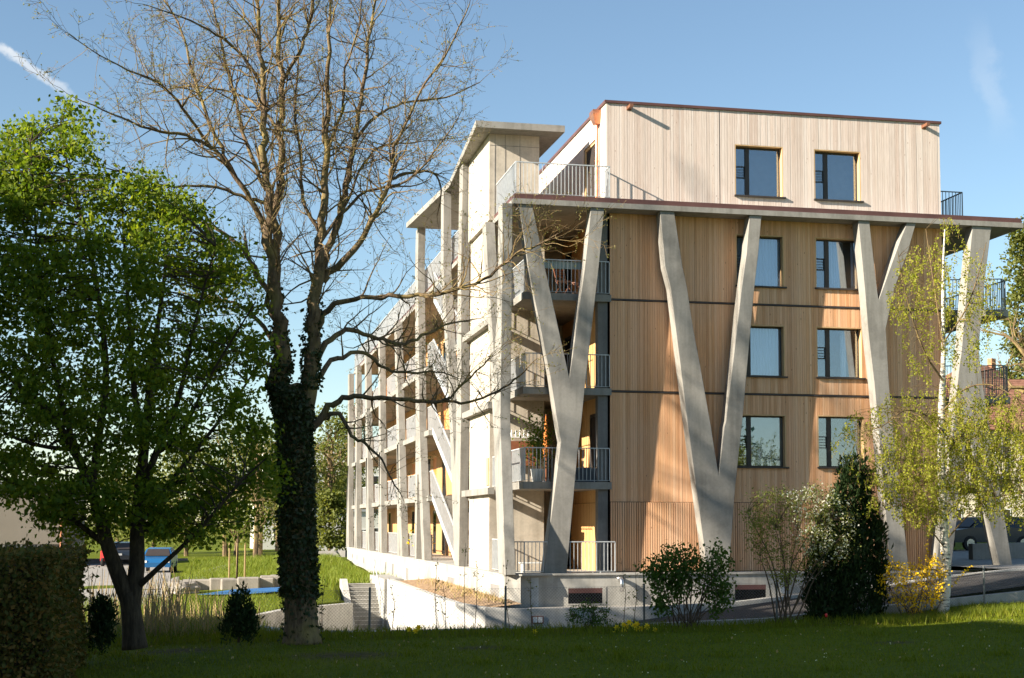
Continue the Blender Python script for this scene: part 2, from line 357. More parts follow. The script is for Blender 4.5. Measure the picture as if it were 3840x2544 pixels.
# ================================================================== TERRAIN
TR = [(16, -8.55), (-8, -8.35), (-9.6, -7.8), (-10.55, -6.2), (-10.7, -3), (-10.3, 3), (-9.0, 8.2), (-6.4, 12.4), (-6.4, 13.2), (-5.05, 13.2), (-5.05, -2.4), (-4.4, -3.4), (16, -3.4)]
def inside(x, y, poly):
    c = False; n = len(poly)
    for i in range(n):
        x1, y1 = poly[i]; x2, y2 = poly[(i + 1) % n]
        if (y1 > y) != (y2 > y) and x < (x2 - x1) * (y - y1) / (y2 - y1) + x1: c = not c
    return c
def road_z(x, y):                                   # the sloping garage ramp
    if x > -5: return float(np.interp(x, [-5, -1, 3.5, 10, 20], [-1.75, -1.30, -0.74, 0.02, 0.55]))
    return float(np.interp(y, [-8, -4, 4, 13], [-1.72, -1.85, -2.2, -2.55]))
CP = np.array([(-30, -40, -1.3), (-20, -25, -1.25), (-15, -12, -1.12), (-10, -12, -1.02), (-4, -12, -0.97), (2, -12, -0.88), (8, -12, -0.72), (15, -14, -0.45), (5, -30, -0.9), (-10, -35, -1.15), (20, -35, -0.5),
               (-11.5, -8, -1.05), (-11.5, -2, -1.2), (-11, 4, -1.42), (-9.5, 9.5, -1.5), (-7.2, 13.5, -1.42), (-7.5, 17, -1.12), (-5.5, 18.2, -0.95), (-5, 24, -1.0), (-4.5, 32, -1.2), (-4.5, 42, -0.95), (-4.5, 50, -0.75), (-4, 60, -0.9),
               (-9, 25, -1.45), (-9, 40, -1.4), (-14, 10, -1.5), (-16, 0, -1.5), (-20, 20, -1.55), (-15, 50, -1.5), (-30, 60, -1.5), (-14, 80, -1.4), (-25, 110, -1.5), (-60, 60, -1.6), (0, 100, -1.2), (60, 100, -0.5),
               (-5, -9.2, -1.02), (0, -9.2, -1.0), (4, -9.2, -0.86), (8, -9.2, -0.62), (14, -9.2, -0.15), (25, -6, 0.5), (25, 10, 0.7), (30, 40, 0.5), (14, 2, 0.15), (5, 5, -0.5), (5, 30, -0.5), (-20, -60, -1.3), (20, -60, -0.7)], float)
def ground_z(x, y):
    d2 = (CP[:, 0] - x) ** 2 + (CP[:, 1] - y) ** 2 + 0.6
    w = 1 / d2 ** 1.6
    return float((w * CP[:, 2]).sum() / w.sum())
def build_terrain():
    xs = np.unique(np.concatenate([[-900, -500, -300, -200, -140, -100, -75, -60, -50], np.arange(-42, -14, 1.5), np.arange(-14, 16.3, 0.25), np.arange(17, 45, 2.5), [60, 90, 140, 220, 400, 900]]))
    ys = np.unique(np.concatenate([[-400, -250, -150, -100, -80], np.arange(-66, -17, 1.5), np.arange(-17, 15, 0.25), np.arange(15, 60, 1.5), np.arange(64, 130, 6), [150, 200, 300, 500, 900, 1500]]))
    nx, ny = len(xs), len(ys); V = np.zeros((ny, nx, 3)); soil = np.zeros((ny, nx))
    for j, y in enumerate(ys):
        for i, x in enumerate(xs):
            z = ground_z(x, y)
            if -11.3 < x < 16.2 and -9 < y < 13.6 and any(inside(x + ex, y + ey, TR) for ex in (-0.19, 0, 0.19) for ey in (-0.19, 0, 0.19)): z = min(road_z(x, y), 0.6) - 0.14
            elif -6.75 < x < -4.45 and 13.0 < y < 17.3: z = -2.9 + max(0, y - 13.2) * 0.43
            elif -4.8 < x < 9.6 and -3.4 < y <= -0.8: z = -1.3
            elif -3.3 < x < 10.7 and -0.9 < y < 51: z = -1.6
            V[j, i] = (x, y, z)
            if y > -11.2 and y < -8.4: soil[j, i] = 0.55
            if -5.1 < x < -3 and -4 < y < 14: soil[j, i] = 1
            for px_, py_, rr_ in ((-9.0, -15.0, 1.1), (-6.3, -14.2, 0.6), (-12.0, -13.0, 0.8), (1.5, -16, 0.5)):
                soil[j, i] = max(soil[j, i], 0.8 * max(0.0, 1 - ((x - px_) ** 2 / 1.6 + (y - py_) ** 2) / rr_ ** 2))
    idx = np.arange(nx * ny).reshape(ny, nx)
    Fq = np.stack([idx[:-1, :-1], idx[:-1, 1:], idx[1:, 1:], idx[1:, :-1]], -1).reshape(-1, 4)
    o = rawmesh('ground', V.reshape(-1, 3), Fq, 'ground', smooth=True); o['kind'] = 'structure'
    a = o.data.attributes.new('soil', 'FLOAT', 'POINT'); a.data.foreach_set('value', soil.ravel().astype(np.float32))
build_terrain()

def ramp_road():
    mb = MB()
    xs = list(np.arange(16, -5.2, -1.0)) + [-5.2]
    for a, b in zip(xs[:-1], xs[1:]): mb.add([(a, -8.4, road_z(a, -6)), (a, -3.55, road_z(a, -6)), (b, -3.55, road_z(b, -6)), (b, -8.4, road_z(b, -6))], [(0, 1, 2, 3)])
    ring = [(-5.2, -8.4), (-8, -8.2), (-9.5, -7.6), (-10.4, -6.1), (-10.55, -3), (-10.15, 3), (-8.9, 8.0), (-6.4, 12.2), (-6.3, 13.4), (-5.0, 13.4), (-5.0, 8), (-5.0, 3), (-5.0, -2.6), (-5.2, -3.55)]
    mb.add([(x, y, road_z(x - 0.01 if x > -5.3 else x, y) if x < -5.19 else lerp(-1.75, -2.55, max(0, (y + 8) / 21))) for x, y in ring], [tuple(range(len(ring)))])
    o = mb.build('garage_ramp_road', 'asphalt'); o['kind'] = 'structure'
ramp_road()

def ribbon_wall(name, path, th, mat, label, cap=0.0):            # path of (x, y, ztop, zbottom); a wall of thickness th following it
    P = [Vector((p[0], p[1])) for p in path]; n = len(P); L = []; Rr = []
    for i in range(n):
        t = (P[min(i + 1, n - 1)] - P[max(i - 1, 0)]).normalized(); nn = Vector((-t.y, t.x)) * th / 2; L.append(P[i] + nn); Rr.append(P[i] - nn)
    mb = MB()
    for i in range(n):
        zt, zb = path[i][2], path[i][3]
        mb.v += [(L[i].x, L[i].y, zb), (Rr[i].x, Rr[i].y, zb), (Rr[i].x, Rr[i].y, zt), (L[i].x, L[i].y, zt)]
    for i in range(n - 1):
        a = 4 * i; b = a + 4
        for k in range(4): mb.f.append((a + k, a + (k + 1) % 4, b + (k + 1) % 4, b + k))
    mb.f.append((0, 1, 2, 3)); mb.f.append(tuple(4 * (n - 1) + k for k in (3, 2, 1, 0)))
    return tag(mb.build(name, mat), label, 'wall')
ribbon_wall('low_boundary_wall', [(16.5, -8.55, 0.42, -0.6), (8, -8.55, -0.30, -1.2), (3.9, -8.5, -0.66, -1.6), (1.6, -8.5, -0.86, -1.8), (-2.6, -8.45, -0.98, -2.0), (-8, -8.35, -1.04, -2.2), (-9.6, -7.8, -1.04, -2.2), (-10.55, -6.2, -1.0, -2.2), (-10.75, -3, -1.06, -2.3), (-10.35, 3, -1.33, -2.5), (-9.1, 8.2, -1.42, -2.7), (-6.55, 12.5, -1.46, -2.9)], 0.26, 'wall_white', 'low pale concrete wall curving along the near side of the ramp')
# building-side retaining wall of the ramp: along the building and round the corner
ribbon_wall('ramp_retaining_wall', [(-5.03, 13.0, -0.62, -2.8), (-5.03, 6, -0.66, -2.7), (-5.03, -1.6, -0.69, -2.2), (-4.9, -2.7, -0.72, -2.1), (-4.3, -3.35, -0.80, -2.1), (-3.4, -3.45, -0.85, -2.0), (0, -3.45, -0.83, -1.7), (2.6, -3.45, -0.72, -1.3), (4.8, -3.45, -0.52, -1.0), (9.5, -3.45, 0.0, -0.6), (16, -3.45, 0.55, -0.3)], 0.22, 'wall_white', 'white retaining wall between the garage ramp and the planting strip by the building')
# planting strip behind it
mb = MB()
for (a, za), (b, zb) in zip([(13.0, -0.70), (6, -0.74), (-1.4, -0.80), (-3.2, -0.83)][:-1], [(6, -0.74), (-1.4, -0.80), (-3.2, -0.83)]):
    mb.add([(-4.92, a, za), (-3.3, a, za + 0.1), (-3.3, b, zb + 0.1), (-4.92 if b > -3 else -4.3, b, zb)], [(0, 1, 2, 3)])
o = mb.build('planting_strip', 'soil'); o['kind'] = 'structure'
mb = MB()
mb.add([(-4.3, -3.3, -0.93), (-2.9, -0.9, -0.95), (3, -0.9, -0.90), (3, -3.3, -0.87)], [(0, 1, 2, 3)])
mb.add([(3, -3.3, -0.87), (3, -0.9, -0.90), (9.5, -0.9, -0.12), (9.5, -3.3, -0.12)], [(0, 1, 2, 3)])
mb.add([(9.5, -3.3, -0.12), (9.5, 4, -0.05), (30, 4, 0.5), (30, -3.3, 0.55)], [(0, 1, 2, 3)])
o = mb.build('gravel_strip', 'paving'); o['kind'] = 'structure'
mb = MB(); mb.add([(10.9, -3.2, 0.13), (10.9, 16, 0.12), (32, 16, 0.66), (32, -3.2, 0.66)], [(0, 1, 2, 3)])
o = mb.build('forecourt', 'paving'); o['kind'] = 'structure'

# pier, outdoor stairs
pier = empty('stair_pier', (-4.85, 13.2, -2.6), 'pale concrete pier beside the outdoor stairs at the foot of the ramp', 'pier')
mb = MB(); mb.box(-0.37, 0.37, 0, 5.4, -0.3, 1.96); mb.build('wall', 'conc_base', pier)
mb = MB(); mb.box(0.38, 0.66, -0.06, 0.0, 0.0, 1.0); mb.build('grey_door', 'steel', pier)
mb = MB(); mb.box(-0.33, -0.24, -0.03, 0, 0.55, 0.68); mb.build('socket_box', 'whitebox', pier)
mb = MB(); mb.box(-0.02, 0.16, -0.03, 0, 0.42, 0.5); mb.build('socket_box', 'whitebox', pier)
st = empty('outdoor_stairs', (-5.7, 13.2, -2.62), 'narrow concrete garden stairs of twelve steps between two cheek walls', 'stairs')
mb = MB()
for k in range(12): mb.box(-0.55, 0.48, k * 0.30, 12 * 0.30 + 0.6, -0.3 if k == 0 else k * 0.14, (k + 1) * 0.14)
mb.build('steps', 'conc', st)
mb = MB(); [mb.box(-0.55, 0.48, k * 0.30 - 0.012, k * 0.30 + 0.05, (k + 1) * 0.14 + 0.001, (k + 1) * 0.14 + 0.02) for k in range(12)]; mb.build('sunlit_edge_strips', 'wall_white', st)  # pale strips added to stand for sun on the tread edges
mb = MB(); mb.prism_x([(-0.25, -0.3), (-0.25, 0.16), (3.7, 1.86), (4.2, 1.86), (4.2, -0.3)], -0.83, -0.58); mb.build('cheek_wall', 'wall_white', st)
mb = MB()
mb.tube([(0.45, 0.0, 1.0), (0.45, 3.7, 2.7)], 0.022, 6); 
for k in range(4): mb.tube([(0.45, k * 1.2, 0.1 + k * 0.56), (0.45, k * 1.2, 1.0 + k * 0.55)], 0.018, 5)
mb.build('handrail', 'steel', st)

# ================================================================== THE APARTMENT BUILDING
B = empty('apartment_building', (0, 0, 0), 'long timber and concrete apartment block with slanted V columns and a wooden penthouse', 'building')
ZT = [2.65, 5.44, 8.25]                                    # balcony slab tops at the corner
def boards_front(x0, x1, z0, z1, holes, pitch, y0=0.0, th=0.026, gap=0.006, jit=0.005):
    mb = MB(); xs = [x0]
    edges = sorted({h[0] for h in holes} | {h[1] for h in holes} | {x1})
    x = x0
    for e in edges:
        if e <= x: continue
        n = max(1, round((e - x) / pitch)); xs += [lerp(x, e, (i + 1 + (rng.uniform(-0.24, 0.24) if i < n - 1 and gap < 0.01 else 0)) / n) for i in range(n)]; x = e
    for a, b in zip(xs[:-1], xs[1:]):
        iv = [(z0, z1)]; c = (a + b) / 2
        for hx0, hx1, hz0, hz1 in holes:
            if hx0 < c < hx1:
                nv = []
                for p, q in iv:
                    if hz0 > p: nv.append((p, min(q, hz0)))
                    if hz1 < q: nv.append((max(p, hz1), q))
                iv = [k for k in nv if k[1] - k[0] > 0.01]
        for p, q in iv:
            j = rng.uniform(0, jit); mb.box(a + gap / 2, b - gap / 2, y0 - j, y0 + th, p, q)
    return mb
def boards_side(y0, y1, z0, z1, holes, pitch, x, th=0.026, gap=0.007):
    m = boards_front(y0, y1, z0, z1, holes, pitch, 0, th, gap); o = MB(); o.f = m.f; o.v = [(x + b_, a_, c_) for a_, b_, c_ in m.v]; return o
WIN = {'p': [(3.98, 5.55, 11.48, 13.08, 'w'), (6.58, 8.13, 11.48, 13.07, 'n')],
       3: [(3.99, 5.54, 8.68, 10.28, 'c'), (6.58, 8.12, 8.70, 10.29, 'h')],
       2: [(3.97, 5.54, 5.91, 7.49, 'c'), (6.58, 8.10, 5.92, 7.50, 'k')],
       1: [(3.95, 5.55, 3.14, 4.74, 'b'), (6.58, 8.12, 3.15, 4.75, 'n')]}
H4 = lambda k: [w[:4] for w in WIN[k]]
# core and cladding
mb = MB(); mb.box(-0.15, 10.82, 0.62, 51, 0.0, 10.74); mb.box(-0.02, 10.82, 0.62, 46, 10.95, 14.1); mb.build('inner_wall', 'dark', B)
PH = boards_front(-0.10, 10.85, 11.05, 14.12, H4('p'), 0.082); PH.build('penthouse_cladding', 'pent', B)
boards_front(0.0, 10.85, 8.155, 10.74, H4(3), 0.078, 0.002).build('cladding_band', 'wood', B)
boards_front(0.0, 10.85, 5.395, 8.085, H4(2), 0.078, 0.002).build('cladding_band', 'wood', B)
boards_front(0.0, 10.85, 2.075, 5.325, H4(1), 0.078, 0.002).build('cladding_band', 'wood', B)
boards_front(0.0, 10.85, 0.02, 2.06, [], 0.1001 * 0.72, -0.03, 0.05, 0.020).build('slat_screen', 'wood', B)
mb = MB()
for z in (8.09, 5.33): mb.box(-0.01, 10.87, -0.03, 0.03, z + 0.01, z + 0.05)
mb.build('joint_flashing', 'flash', B)
# a vertical seam in the penthouse cladding
mb = MB(); mb.box(3.475, 3.49, -0.008, 0.0, 11.1, 14.1); mb.build('cladding_seam', 'flash', B)
def backing(z0, z1, holes, x0=0.0):
    mb = MB(); cuts = sorted({x0, 10.8} | {h[0] - 0.01 for h in holes} | {h[1] + 0.01 for h in holes})
    for a, b in zip(cuts[:-1], cuts[1:]):
        c = (a + b) / 2; hs = [h for h in holes if h[0] < c < h[1]]
        if not hs: mb.box(a, b, 0.05, 0.1, z0, z1)
        else: mb.box(a, b, 0.05, 0.1, z0, hs[0][2] - 0.01); mb.box(a, b, 0.05, 0.1, hs[0][3] + 0.01, z1)
    return mb
for z0, z1, k in ((11.0, 14.1, 'p'), (8.1, 10.74, 3), (5.34, 8.09, 2), (2.0, 5.33, 1)):
    backing(z0, z1, H4(k), -0.02 if k == 'p' else 0.0).build('cladding_backing', 'dark', B)
mb = MB(); mb.box(0, 10.8, 0.04, 0.1, 0.0, 2.0); mb.build('cladding_backing', 'dark', B)
# windows
def window(x0, x1, z0, z1, kind):
    w = x1 - x0; mx = x0 + 0.30 * w; fr = MB(); f = 0.055; ya, yb = 0.20, 0.27
    fr.box(x0, x0 + f, ya, yb, z0, z1); fr.box(x1 - f, x1, ya, yb, z0, z1); fr.box(x0 + f, x1 - f, ya, yb, z0, z0 + f); fr.box(x0 + f, x1 - f, ya, yb, z1 - f * 1.3, z1)
    fr.box(mx - 0.07, mx + 0.06, ya - 0.012, yb - 0.002, z0 + f, z1 - f * 1.3)
    win = fr.build('window', 'frame', B)
    rv = MB(); t = 0.03
    rv.box(x0 - 0.002, x0 + t, 0.001, ya - 0.002, z0, z1); rv.box(x1 - t, x1 + 0.002, 0.001, ya - 0.002, z0, z1); rv.box(x0 + t, x1 - t, 0.001, ya - 0.002, z1 - t, z1 + 0.002); rv.build('reveal', 'reveal', win)
    sl = MB(); sl.box(x0 - 0.03, x1 + 0.07, -0.075, ya + 0.01, z0 - 0.035, z0 + 0.012); sl.build('sill', 'frame', win)
    pn = MB(); pn.box(x0 + 0.03, x1 - 0.03, 0.232, 0.240, z0 + 0.03, z1 - 0.03); pn.build('pane', 'glass', win)
    g = MB(); zm = z0 + 0.60
    for k in range(5): g.box(x0 + 0.02, mx - 0.07, 0.165, 0.178, zm + k * 0.085, zm + k * 0.085 + (0.022 if k in (0, 4) else 0.010))
    g.box(mx - 0.085, mx - 0.065, 0.16, 0.18, zm - 0.005, zm + 0.37); g.build('guard_rail', 'frame', win)
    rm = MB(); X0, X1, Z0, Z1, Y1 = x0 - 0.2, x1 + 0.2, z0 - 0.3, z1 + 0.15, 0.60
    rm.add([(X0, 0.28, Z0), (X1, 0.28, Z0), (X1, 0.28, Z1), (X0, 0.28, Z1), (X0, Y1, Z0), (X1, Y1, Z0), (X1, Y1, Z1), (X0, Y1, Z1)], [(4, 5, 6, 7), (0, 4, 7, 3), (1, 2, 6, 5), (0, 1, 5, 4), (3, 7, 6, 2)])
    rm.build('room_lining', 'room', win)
    def cloth(a, b, zlo, mat, nm, amp=0.028, per=0.10):
        n = max(6, int((b - a) / 0.012)); c = MB(); pts = [(a + (b - a) * i / n, 0.36 + amp * math.sin(i * (b - a) / n / per * 6.28 + 0.7 * math.sin(i * 0.3))) for i in range(n + 1)]
        c.v = [(p[0], p[1], zz) for zz in (zlo, z1) for p in pts]; c.f = [(i, i + 1, n + 2 + i, n + 1 + i) for i in range(n)]; c.build(nm, mat, win, True)
    if kind == 'c': cloth(x0 + 0.02, x1 - 0.02, z0, 'curtain', 'curtain')
    if kind == 'h': cloth(x0 + 0.40 * w, x0 + 0.62 * w, z0, 'curtain', 'curtain', 0.018, 0.08); cloth(x0 + 0.86 * w, x1 - 0.03, z0, 'curtain', 'curtain')
    if kind == 'k': cloth(x0 + 0.62 * w, x0 + 0.74 * w, z0, 'curtain', 'curtain', 0.018, 0.07)
    if kind == 'b': cloth(x0 + 0.34 * w, x1 - 0.04, z0, 'blind', 'roller_blind', 0.001, 1)
    if kind == 'w': cloth(x0 + 0.36 * w, x0 + 0.60 * w, z0, 'curtain', 'chair_back', 0.001, 1) if False else None
for k in ('p', 3, 2, 1):
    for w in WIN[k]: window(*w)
# parapet cap, outlets
mb = MB(); mb.box(-0.16, 10.90, -0.05, 0.25, 14.12, 14.20); mb.box(-0.16, 0.2, 0.25, 46, 14.12, 14.20); mb.build('parapet_cap', 'fascia', B)
for x in (0.55, 10.25):
    mb = MB(); mb.box(x, x + 0.11, -0.34, 0.0, 13.96, 14.05); mb.box(x - 0.02, x + 0.13, -0.02, -0.004, 13.93, 14.07); mb.build('roof_outlet', 'copper_old', B)
# penthouse side wall, door, downpipe
boards_side(0.03, 30, 11.05, 14.12, [(1.3, 2.9, 11.05, 13.35)], 0.098, -0.10).build('penthouse_cladding', 'pent', B)
mb = MB(); mb.box(-0.06, 0.1, 1.3, 1.38, 11.05, 13.35); mb.box(-0.06, 0.1, 2.82, 2.9, 11.05, 13.35); mb.box(-0.06, 0.1, 1.38, 2.82, 13.27, 13.35); d = mb.build('terrace_door', 'reveal', B)
mb = MB(); mb.box(0.05, 0.07, 1.38, 2.82, 11.05, 13.27); mb.build('pane', 'glass_low', d)
mb = MB(); mb.box(0.02, 0.09, 1.38, 1.46, 11.05, 13.27); mb.box(0.02, 0.09, 1.95, 2.07, 11.05, 13.27); mb.build('frame', 'frame', d)
mb = MB(); mb.tube([(-0.19, 0.85, 11.0), (-0.19, 0.85, 13.75)], 0.048, 12); mb.tube([(-0.19, 0.85, 12.5), (-0.19, 0.85, 12.54)], 0.058, 12); dp = mb.build('downpipe', 'copper', B)
mb = MB(); mb.prism([(-0.27, 0.73, 13.66), (-0.11, 0.73, 13.66), (-0.11, 0.97, 13.66), (-0.27, 0.97, 13.66)], [(-0.36, 0.62, 13.95), (-0.105, 0.62, 13.95), (-0.105, 1.1, 13.95), (-0.36, 1.1, 13.95)]); mb.box(-0.36, -0.105, 0.62, 1.1, 13.95, 14.08); mb.build('hopper_head', 'copper', dp)
for y in (14, 24, 33):
    mb = MB(); mb.box(-0.95, -0.11, y, y + 0.6, 13.85, 14.18); mb.tube([(-0.5, y + 0.3, 11.05), (-0.5, y + 0.3, 13.85)], 0.05, 8); mb.build('downpipe', 'copper', B)
# roof slab with copper fascia
SL = [(-3.10, -0.72), (13.30, -0.72), (13.30, 22), (10.8, 22), (10.8, 51.5), (-3.10, 51.5)]
mb = MB(); mb.prism_z(SL, 10.742, 10.90); mb.build('roof_slab', 'conc', B)
mb = MB(); mb.box(-3.06, 13.26, -0.68, -0.60, 10.902, 11.05); mb.box(-3.06, -2.98, -0.60, 51.4, 10.902, 11.05); mb.box(13.18, 13.26, -0.60, 22, 10.902, 11.05)
mb.build('roof_fascia', 'fascia', B)
mb = MB(); mb.box(-2.98, 13.18, -0.60, 51, 10.902, 10.96); mb.build('terrace_floor', 'paving', B)
# plinth
PL = [(-3.40, 51), (-3.40, -1.15), (-2.97, -1.36), (-2.97, -1.0), (-2.05, -1.0), (10.9, -1.0), (10.9, 51)]
mb = MB(); mb.prism_z(PL, -1.7, -0.05); mb.build('plinth', 'conc_base', B)
mb = MB(); mb.prism_z([(-3.42, 51), (-3.42, -1.17), (-2.94, -1.40), (-2.0, -1.06), (10.9, -1.06), (10.9, 51)], -0.048, 0.0); mb.build('ground_slab', 'conc_base', B)
for (x0, z0, x1, z1) in ((-1.51, -0.86, -0.50, -0.42), (3.51, -0.80, 4.47, -0.36)):
    mb = MB(); mb.box(x0 - 0.03, x1 + 0.11, -1.012, -1.0, z0 - 0.03, z0); mb.box(x0 - 0.03, x1 + 0.11, -1.012, -1.0, z1, z1 + 0.03); mb.box(x0 - 0.03, x0, -1.012, -1.0, z0, z1); mb.box(x1, x1 + 0.11, -1.012, -1.0, z0, z1)
    bw = mb.build('basement_window', 'conc_base', B)
    mb = MB(); mb.box(x0, x1, -1.006, -0.99, z0, z1); mb.build('pane', 'void', bw)
    mb = MB(); mb.box(x0, x1, -1.011, -1.005, z1 - 0.14, z1); mb.build('lintel_board', 'fascia', bw)
mb = MB(); mb.tube([(0.03, -1.0, -0.16), (0.03, -1.10, -0.15), (0.03, -1.17, -0.20), (0.03, -1.19, -0.30), (0.03, -1.19, -0.52)], [0.06] * 5, 12); mb.tube([(0.03, -1.005, -0.16), (0.03, -1.02, -0.16)], 0.085, 12); mb.build('vent_pipe', 'stainless', B, True)
mb = MB(); mb.tube([(5.0, -1.0, -0.53), (5.0, -1.06, -0.53)], 0.095, 16); mb.build('round_vent', 'steel', B)
mb = MB(); [mb.box(-2.58 + k * 0.05, -2.56 + k * 0.05, -1.03, -1.0, -0.95, -0.13) for k in range(4)]; mb.box(-2.60, -2.38, -1.012, -1.0, -0.97, -0.11); mb.build('louvre_grille', 'steel', B)
mb = MB(); mb.box(-3.43, -3.4, 5.1, 5.75, -0.33, -0.26); mb.box(-3.43, -3.4, 5.1, 5.16, -0.42, -0.33); mb.build('wall_lamp', 'steel', B)
for y0, y1, z0, z1 in ((8.0, 9.5, -0.80, -0.42), (-0.40, 1.0, -0.74, -0.34), (20.5, 21.4, -0.95, -0.45), (26, 26.8, -0.9, -0.4), (29, 29.7, -0.9, -0.4), (34, 34.7, -0.85, -0.4), (40, 40.7, -0.75, -0.4), (44, 44.7, -0.65, -0.35), (47, 47.7, -0.6, -0.35)):
    mb = MB(); mb.box(-3.412, -3.40, y0 - 0.04, y1 + 0.04, z1, z1 + 0.04); mb.box(-3.412, -3.40, y0 - 0.04, y0, z0, z1); mb.box(-3.412, -3.4, y1, y1 + 0.04, z0, z1); bw = mb.build('basement_window', 'wall_white', B)
    mb = MB(); mb.box(-3.406, -3.39, y0, y1, z0, z1); mb.build('recess', 'conc_dark', bw)
# ---- V columns of the gable end (front faces traced on the plane y = -0.66)
YF, YB = -0.66, -0.20
def vcol(px, zb=-0.03):
    pts = [at(u, v, y=YF) for u, v in px]; pts = [(p[0], min(p[2], 10.742)) for p in pts]
    pts = [(x, 10.745 if z > 10.55 else z) for x, z in pts]
    mb = MB(); mb.prism_y(pts, YF, YB); o = mb.build('column', 'conc', B)
    bv = o.modifiers.new('bevel', 'BEVEL'); bv.width = 0.012; bv.segments = 1; return o
vcol([(1943, 770), (1996, 768), (2043, 1000), (2135, 1416), (2193, 1000), (2204, 900), (2216, 770), (2267, 772), (2246, 1000), (2195, 1436), (2179, 1600), (2166, 1700), (2123.6, 2165), (2037, 2166), (2103, 1657), (2092, 1600), (2063, 1413), (1980, 1000), (1967, 900)])
vcol([(2475, 795), (2528, 798), (2560, 1000), (2577, 1080), (2599, 1228), (2627, 1376), (2663, 1580), (2695, 1781), (2716, 1600), (2722, 1580), (2781, 1080), (2799, 952), (2811, 812), (2856, 814), (2844, 952), (2828, 1090), (2784, 1580), (2757, 1830), (2735, 2125), (2727, 2165), (2652, 2165), (2639, 2044), (2577, 1580), (2533, 1228), (2515, 1080), (2494, 1000)])
vcol([(3218, 822), (3260, 825), (3290, 1090), (3294.6, 1124), (3304, 1100), (3365, 930), (3401, 830), (3435, 832), (3405, 945), (3355, 1080), (3322, 1234), (3334, 1435), (3345, 1580), (3372, 1800), (3408, 2130), (3409, 2155), (3341, 2155), (3339, 2136), (3293, 1600), (3278, 1435), (3257, 1257), (3243, 1090)])
vcol([(3647, 848), (3718, 850), (3693, 1055), (3670, 1310), (3685, 1438), (3705, 1565), (3745, 1800), (3798, 2130), (3752, 2130), (3704, 1937), (3640, 1660), (3622, 1660), (3600, 1850), (3566, 2135), (3508, 2135), (3552, 1800), (3585, 1500), (3597, 1376), (3606, 1310), (3626, 1055)])
# corner post of the loggia; its shade is put into a darker concrete
mb = MB(); mb.box(-0.36, -0.06, 0.06, 0.36, 0.0, 10.742); mb.build('corner_post', 'conc_dark', B)

# ---- corner loggia: balcony slabs, railings, walls
def railing(path, z, h=1.0, pitch=0.115, r=0.008):
    mb = MB(); P = [Vector((p[0], p[1], 0)) for p in path]
    for a, b in zip(P[:-1], P[1:]):
        d = b - a; L = d.length; n = max(1, round(L / pitch)); t = d.normalized(); nn = Vector((-t.y, t.x, 0))
        for zz, hh, ww in ((z + h, 0.03, 0.02), (z + 0.05, 0.012, 0.02)):
            c = [a + nn * ww, b + nn * ww, b - nn * ww, a - nn * ww]; mb.prism([(q.x, q.y, zz - hh / 2) for q in c], [(q.x, q.y, zz + hh / 2) for q in c])
        for i in range(n + 1):
            p = a + d * (i / n); s = r * (1.6 if i in (0, n) else 1); ex = t * s; ey = nn * s * 1.1
            c = [p + ex + ey, p - ex + ey, p - ex - ey, p + ex - ey]; mb.prism([(q.x, q.y, z - (0.15 if i % 6 == 0 else -0.045)) for q in c], [(q.x, q.y, z + h - 0.016) for q in c])
    return mb
for zt, yr in zip(ZT, (2.03, 1.82, 1.2)):
    mb = MB(); mb.prism_z([(-2.66, -0.06), (0.03, -0.06), (0.03, -0.002), (-0.15, 0.0), (-0.15, 5.6), (-1.475, 5.6), (-1.475, 2.44), (-2.66, 2.44)], zt - 0.21, zt); mb.build('balcony_slab', 'conc', B)
    railing([(-2.58, 2.35), (-2.58, 0.0), (-0.02, 0.0)], zt).build('railing', 'steel', B)
railing([(-2.72, -0.62), (-0.46, -0.62), (-0.02, -0.62)], 0.0, 0.9).build('railing', 'steel', B)
railing([(-3.05, -0.62), (-3.05, -0.3), (-2.72, -0.62)], 0.0, 0.9).build('railing', 'steel', B)
for z in (0.0, 2.31, 4.91, 7.5): railing([(-3.1, 0.6), (-3.1, 2.38)], z + (0.2 if z else 0), 0.95).build('railing', 'steel', B)
# wood wall of the loggia facing the stairs shaft, with doors
doors = [(ya, ya + 1.05, z + 0.02, z + 2.12) for z, ya in ((0.0, 4.2), (2.65, 0.75), (5.44, 4.2), (8.25, 4.2))]
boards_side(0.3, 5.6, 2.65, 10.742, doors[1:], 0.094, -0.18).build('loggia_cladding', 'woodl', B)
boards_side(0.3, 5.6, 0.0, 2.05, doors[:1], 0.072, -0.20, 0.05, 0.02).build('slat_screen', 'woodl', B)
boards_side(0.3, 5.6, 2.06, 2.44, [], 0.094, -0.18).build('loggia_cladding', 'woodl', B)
for y0, y1, z0, z1 in doors:
    mb = MB(); mb.box(-0.17, -0.10, y0, y0 + 0.09, z0, z1); mb.box(-0.17, -0.10, y1 - 0.09, y1, z0, z1); mb.box(-0.17, -0.10, y0 + 0.09, y1 - 0.09, z1 - 0.1, z1); d = mb.build('balcony_door', 'frame', B)
    mb = MB(); mb.box(-0.145, -0.13, y0 + 0.08, y1 - 0.08, z0, z1 - 0.08); mb.build('pane', 'glass_low', d)
mb = MB(); mb.box(-1.475, -0.15, 5.6, 5.8, 0, 10.742); mb.build('loggia_back_wall', 'conc_light', B)
